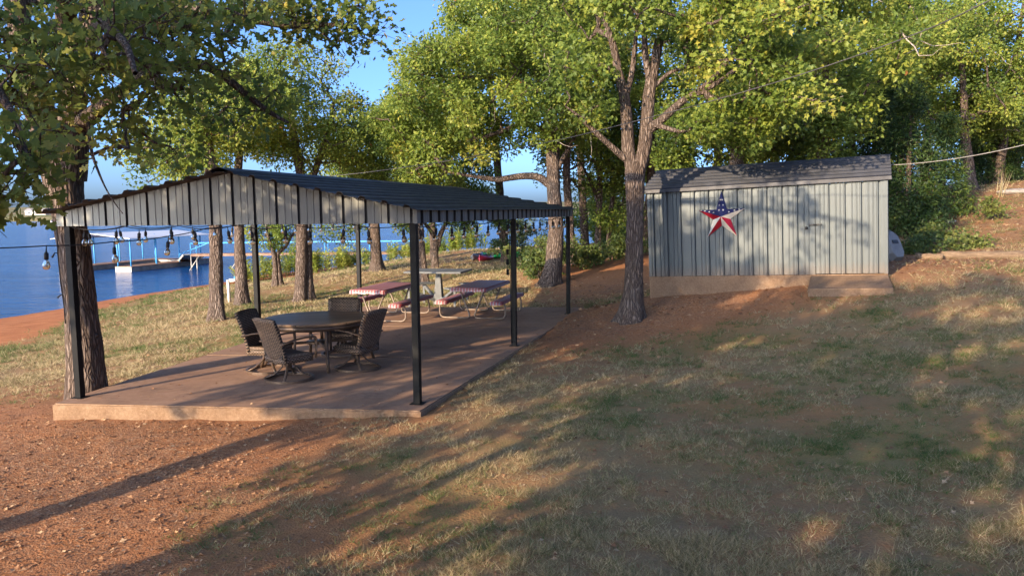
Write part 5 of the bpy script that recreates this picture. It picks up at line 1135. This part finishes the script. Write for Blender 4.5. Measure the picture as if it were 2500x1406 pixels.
for i, a_ in enumerate([('leafy shrub left of the large flared oak', 1315, 690, 26.5, (1.1, 1.0, .75), 20, 3200, .1), ('tall loose shrub behind the middle right post', 1275, 640, 34, (1.5, 1.2, 1.1), 24, 3600, -.05), ('low green shrub between the flared oak and the slender trunk', 1425, 672, 28, (1.0, .9, .5), 16, 2400, .05),
        ('green shrub at the foot of the slim trunks', 1490, 650, 30, (1.2, .9, .5), 16, 2400, .0), ('yellow green shrub on the bank behind the kayaks', 1310, 585, 52, (2.2, 1.2, 1.2), 20, 2600, .2), ('dark shrub on the slope behind the shed corner', 2215, 520, 24.5, (1.0, .8, .55), 14, 2200, -.1),
        ('scrubby shrub on the slope in the shade above the timbers', 2290, 560, 22.5, (.8, .6, .28), 12, 1300, .1), ('small scrub plant above the long timber', 2345, 582, 21.0, (.6, .45, .22), 9, 900, .15), ('dark scrub tuft beside the short timber', 2265, 605, 20, (.55, .4, .2), 8, 900, -.1), ('young yellow leaved sapling on the sunny slope', 2425, 520, 25, (.35, .3, .4), 7, 600, .35), ('shrub behind the shed left corner', 1600, 640, 30, (1.3, 1, .9), 16, 2600, -.1), ('leaning thicket under the boughs left of the double oak', 1540, 640, 36, (1.8, 1.2, 1.2), 18, 2600, -.08)]):
    lab, px, py, Y, r3, n, nl, hu = a_; shrub('shrub', lab, px, py, Y, r3, n, nl, 80 + i, hue=hu, group='shrubs along the wood')
def weed(lab, px, py, Y, w, h, nst, seed, hue=.1):
    rg = np.random.RandomState(seed); g = onground(px, py, Y); root = thing('shore_weed', lab, 'plant', g, group='weeds along the shore'); bp_ = []; P, A, Nn, S, Vv = [], [], [], [], []
    for k in range(nst):
        x, y = g[0] + rg.normal(0, w * .4), g[1] + rg.normal(0, w * .4); z = gzp(x, y); hh_ = h * rg.uniform(.5, 1.05); ln = rg.normal(0, .12, 2) * hh_
        q = [np.array([x + ln[0] * s_ * s_, y + ln[1] * s_ * s_, z + hh_ * s_]) for s_ in (0, .35, .7, 1)]; bp_.append(tube_np(q, [.014, .011, .008, .004], 3))
        for _ in range(34):
            s_ = rg.uniform(.1, 1); P.append(np.array([x + ln[0] * s_ * s_, y + ln[1] * s_ * s_, z + hh_ * s_])); a = rg.uniform(0, 6.28); A.append((math.cos(a), math.sin(a), rg.uniform(.1, .9))); Nn.append((rg.normal(0, .3), rg.normal(0, .3), 1)); S.append(rg.uniform(.2, .42)); Vv.append(.5 + hue + rg.normal(0, .2))
    V, Ff = join(bp_); set_props(link('stems', np_mesh('stems', V, *uni(Ff)[:2], None, [MATS['weed']], smooth=True, attrs={'v': ('FACE', np.full(len(Ff), .5))}), root), kind='stuff')
    link('leaves', leaves_mesh('leaves', T_SPRAY, np.array(P), np.array(A), np.array(Nn), np.array(S), np.array(Vv), MATS['weed']), root)
for i, a_ in enumerate([('bright weeds at the waterline left of the small twin oak', 640, 676, 48, 1.6, 1.3, 34, .25), ('tall green weed behind the small twin oak', 703, 664, 50, .8, 2.4, 22, .0), ('weeds on the shore between small twin oak and double stemmed oak', 728, 668, 50, 1.0, 1.0, 22, .1), ('leafy weed clump just right of the double stemmed oak', 772, 664, 49, .7, 1.5, 22, .1), ('yellow green weed clump left of the middle left post', 835, 655, 50, 1.6, 1.5, 40, .35), ('low weeds around the straight oak trunk', 895, 648, 51, 2.2, .9, 30, .1), ('dry weeds under the walkway railing', 985, 632, 54, 2.2, 1.3, 34, .3), ('grey green weeds on the bank crest', 1110, 612, 52, 2.4, 1.6, 40, -.05), ('pale weeds right of the railing end', 1140, 608, 50, 1.6, 1.6, 30, .1), ('weeds on the crest under the forked oak', 1060, 622, 54, 1.8, 1.1, 26, .05), ('low weeds at the waterline by the knotty trunk', 612, 684, 46, 1.1, .7, 20, .3)]):
    lab, px, py, Y, w, h, n, hu = a_; weed(lab, px, py, Y, w, h, n, 200 + i, hu)
rg = np.random.RandomState(77); root = thing('tall_dry_grass', 'tuft of tall dry grass stalks on the slope near the right edge', 'grass tuft', onground(2445, 480, 29)); P = []
for k in range(26):
    g = onground(2445 + rg.normal(0, 6), 480, 29 + rg.normal(0, .2)); P.append(g)
P = np.array(P); A = np.c_[rg.normal(0, .12, (26, 2)), np.ones(26)]; link('stalks', leaves_mesh('stalks', T_BLADE, P, A, np.tile([0, -1., 0], (26, 1)), rg.uniform(.5, 1.1, 26), rg.rand(26), MATS['drygrass'], np.full(26, .03)), root)
# far shore trees
for i, x in enumerate([-392, -380, -366, -358, -345, -330, -318, -300, -292, -280, -262, -240]):
    rg = np.random.RandomState(300 + i); dy = 85 + rg.uniform(-25, 25); y = fyy(x, dy); z = fz(x, dy); h = rg.uniform(6, 10); c = (x, y, z + h * .62)
    C = ell(rg, c, (4.2, 4, h * .42), 16, .2)
    tree('far_tree', ('round', 'tall', 'broad', 'thin', 'low', 'bushy', 'leaning', 'dense', 'pale', 'small', 'ragged', 'wide')[i] + ' tree on the far shore, number %s from the left edge' % ('one two three four five six seven eight nine ten eleven twelve'.split()[i]), [([(x, y, z - .3), (x, y, z + h * .4), (x, y, z + h * .8)], [.4, .3, .1])], C, 420, 1.1, 1.8, 'shrub', T_Q, 300 + i, group='trees on the far shore', hero=False, sides=6, tip=.05, twig=False, rmin=.05, hue=.15)

# --- oaks behind the photographer's left shoulder whose shade falls across the yard
def shade_oak(lab, x, y, h0, c, r3, ncl, nleaf, seed, rt=.26, size=.24):
    rg = np.random.RandomState(seed); g = np.array([x, y, gzp(x, y) - .1]); C = ell(rg, c, r3, ncl, .25); top = np.array(c) + np.array([0, 0, r3[2] * .5])
    pts = [g + np.array([0, 0, 0]), g + np.array([.03, 0, 1.0]), g + np.array([0, .05, h0]), (g + np.array([0, 0, h0]) + top) / 2, top]
    tree('yard_oak', lab, [(pts, [rt * 1.1, rt, rt * .9, rt * .55, .06])], C, nleaf, size, .54, 'oakleaf', T_LOB4, seed, group='yard oaks behind the camera', hero=False, sides=12, tip=.013)
SH = [('yard oak to the left of the camera with a clear trunk', -8.4, 1.9, 2.8, (-9.2, 2.0, 5.3), (4.0, 3.7, 2.6), 100, 10500, 401, .22),
      ('yard oak close behind the camera on the left', -5.5, -3.5, 2.2, (-5.3, -3.5, 5.0), (3.3, 2.9, 2.6), 56, 4700, 402, .26),
      ('slender yard oak left of the camera', -7.0, -1.0, 2.2, (-7.0, -1.0, 4.4), (2.9, 2.6, 2.4), 52, 4300, 407, .13),
      ('yard oak behind the camera beside the nearest one', -2.5, -6.5, 2.2, (-2.3, -6.5, 5.0), (3.3, 3.0, 2.7), 56, 4700, 405, .25),
      ('yard oak behind the camera toward the right', 1.2, -8.6, 2.2, (1.2, -8.6, 5.2), (3.4, 3.2, 2.8), 56, 5000, 406, .25),
      ('broad yard oak farther back on the left', -10.0, -10.2, 2.6, (-9.6, -10.2, 6.2), (3.6, 3.6, 3.3), 66, 5600, 403, .28),
      ('yard oak farther behind the camera', -5.0, -14.0, 2.6, (-5.0, -14.0, 6.0), (4.0, 3.6, 3.0), 60, 5000, 404, .26)]
for a_ in SH: shade_oak(*a_)

# ------------------------------------------------------------------ grass, fallen leaves, pebbles
rg = np.random.RandomState(9)
def sample_ground(n, y0, y1, spread=.95, power=1.0):
    u = rg.rand(n); y = y0 * (y1 / y0) ** u; x = (rg.rand(n) * 2 - 1) * spread * y; return x, y
tx, ty = sample_ground(300000, 4.0, 56.0); tz = gz(tx, ty); s_, g_, gr_, li_ = masks(tx, ty, tz)
cl_ = fbm(tx * 2.3, ty * 2.3, 31.0, 3); cl2 = fbm(tx * 7, ty * 7, 37.0, 2)
keep = (rg.rand(len(tx)) < np.clip(g_ * np.clip((cl_ - .27) * 3.2, 0.06, 1) * np.clip((cl2 - .22) * 2.6, .12, 1), 0, 1)) & ~in_slab(tx, ty, .04)
tx, ty, gr_, cl_ = tx[keep], ty[keep], gr_[keep], cl_[keep]; nb = rg.randint(5, 14, len(tx)); ti = np.repeat(np.arange(len(tx)), nb)
sp_ = rg.uniform(.012, .035, len(tx))[ti] * np.clip(ty[ti] / 8, 1, 3); oa = rg.rand(len(ti)) * 6.2832; orr = np.sqrt(rg.rand(len(ti))) * sp_
x, y = tx[ti] + np.cos(oa) * orr, ty[ti] + np.sin(oa) * orr; z = gz(x, y); gr_ = gr_[ti]; cl_ = cl_[ti]
tg_ = rg.rand(len(tx)); tv_ = rg.normal(0, .12, len(tx))[ti]; th_ = rg.uniform(.65, 1.35, len(tx))[ti]
N = len(x)
hgt = (.028 + .075 * rg.rand(N) ** 1.6) * (.75 + .8 * np.clip(cl_ - .35, 0, .5)) * np.clip(y / 10, 1, 2.0) * th_
wid = np.clip(.0036 * np.maximum(1, y / 7.5), 0, .03)
a = oa + rg.normal(0, .6, N); tl = rg.uniform(.3, 2.6, N); ax = np.c_[np.cos(a) * tl, np.sin(a) * tl, np.ones(N)]
nr = np.c_[rg.normal(0, .6, N), rg.normal(0, .6, N) - .5, np.full(N, .8)]
isg = (tg_[ti] * .7 + rg.rand(N) * .3) < np.clip(gr_ * .8 + .12, 0, .9)
val = np.clip(np.where(isg, rg.uniform(.02, .40, N), rg.uniform(.46, .98, N)) + tv_, 0, 1)
MATS['grass'] = leaf_mat('grass_blade', [(0, (.04, .085, .018)), (.3, (.12, .165, .04)), (.46, (.17, .135, .06)), (.72, (.33, .255, .13)), (1, (.54, .43, .25))], .25, .7)
o = link('grass', leaves_mesh('grass', T_BLADE, np.c_[x, y, z - .003], ax, nr, hgt, val, MATS['grass'], wid)); set_props(o, 'short patchy dry and green grass over the yard and lake slope', 'grass', kind='stuff')
x, y = sample_ground(72000, 4.2, 34.0); z = gz(x, y); s_, g_, gr_, li_ = masks(x, y, z)
keep = (rg.rand(len(x)) < np.clip(li_ * .55 + .07, 0, 1) * (1 - s_)) & ~in_slab(x, y, .0)
x, y, z = x[keep], y[keep], z[keep]; N = len(x); a = rg.rand(N) * 6.283
MATS['litter'] = leaf_mat('fallen_leaf', [(0, (.10, .05, .028)), (.4, (.24, .12, .06)), (.75, (.40, .23, .12)), (1, (.56, .42, .26))], .15, .75)
o = link('fallen_leaves', leaves_mesh('fallen_leaves', T_LOB4, np.c_[x, y, z + .008], np.c_[np.cos(a), np.sin(a), rg.normal(0, .25, N)], np.c_[rg.normal(0, .4, (N, 2)), np.ones(N)], rg.uniform(.028, .070, N) * np.clip(y / 9, 1, 2.2), rg.beta(2, 2, N), MATS['litter'])); set_props(o, 'scattered brown fallen oak leaves on the dirt', 'leaf litter', kind='stuff')
N = 3200; x, y = sample_ground(N * 2, 4.2, 20.0); z = gz(x, y); k_ = ~in_slab(x, y, .03); x, y, z = x[k_][:N], y[k_][:N], z[k_][:N]; N = len(x)
OV_ = np.array([(1, 0, 0), (-1, 0, 0), (0, 1, 0), (0, -1, 0), (0, 0, 1), (0, 0, -1.)]); OF = np.array([(0, 2, 4), (2, 1, 4), (1, 3, 4), (3, 0, 4), (2, 0, 5), (1, 2, 5), (3, 1, 5), (0, 3, 5)])
sz = (.004 + .012 * rg.rand(N) ** 3)[:, None, None]; V = np.c_[x, y, z + .003][:, None] + OV_[None] * sz * rg.uniform(.6, 1.3, (N, 6, 1)) * np.array([1, 1, .6])
MATS['pebble'] = simple('pebble', (.34, .20, .13), .9, 0, .4, 30)
o = link('pebbles', np_mesh('pebbles', V.reshape(-1, 3), *uni((OF[None] + (np.arange(N) * 6)[:, None, None]).reshape(-1, 3))[:2], None, [MATS['pebble']])); set_props(o, 'small reddish pebbles and dirt clods on the ground', 'pebbles', kind='stuff')

# a few leaves and dust blown onto the slab
N = 420; u_, w_ = rg.rand(N), rg.rand(N) ** 1.3; P = np.array([quad_at(a_, b_) for a_, b_ in zip(u_ * .97 + .015, w_ * .97 + .015)]) + np.array([0, 0, .006]); a = rg.rand(N) * 6.283
o = link('slab_leaves', leaves_mesh('slab_leaves', T_LOB4, P, np.c_[np.cos(a), np.sin(a), rg.normal(0, .15, N)], np.c_[rg.normal(0, .3, (N, 2)), np.ones(N)], rg.uniform(.02, .06, N), rg.beta(2, 2, N), MATS['litter'])); set_props(o, 'few dry leaves blown onto the patio slab', 'leaf litter', kind='stuff')
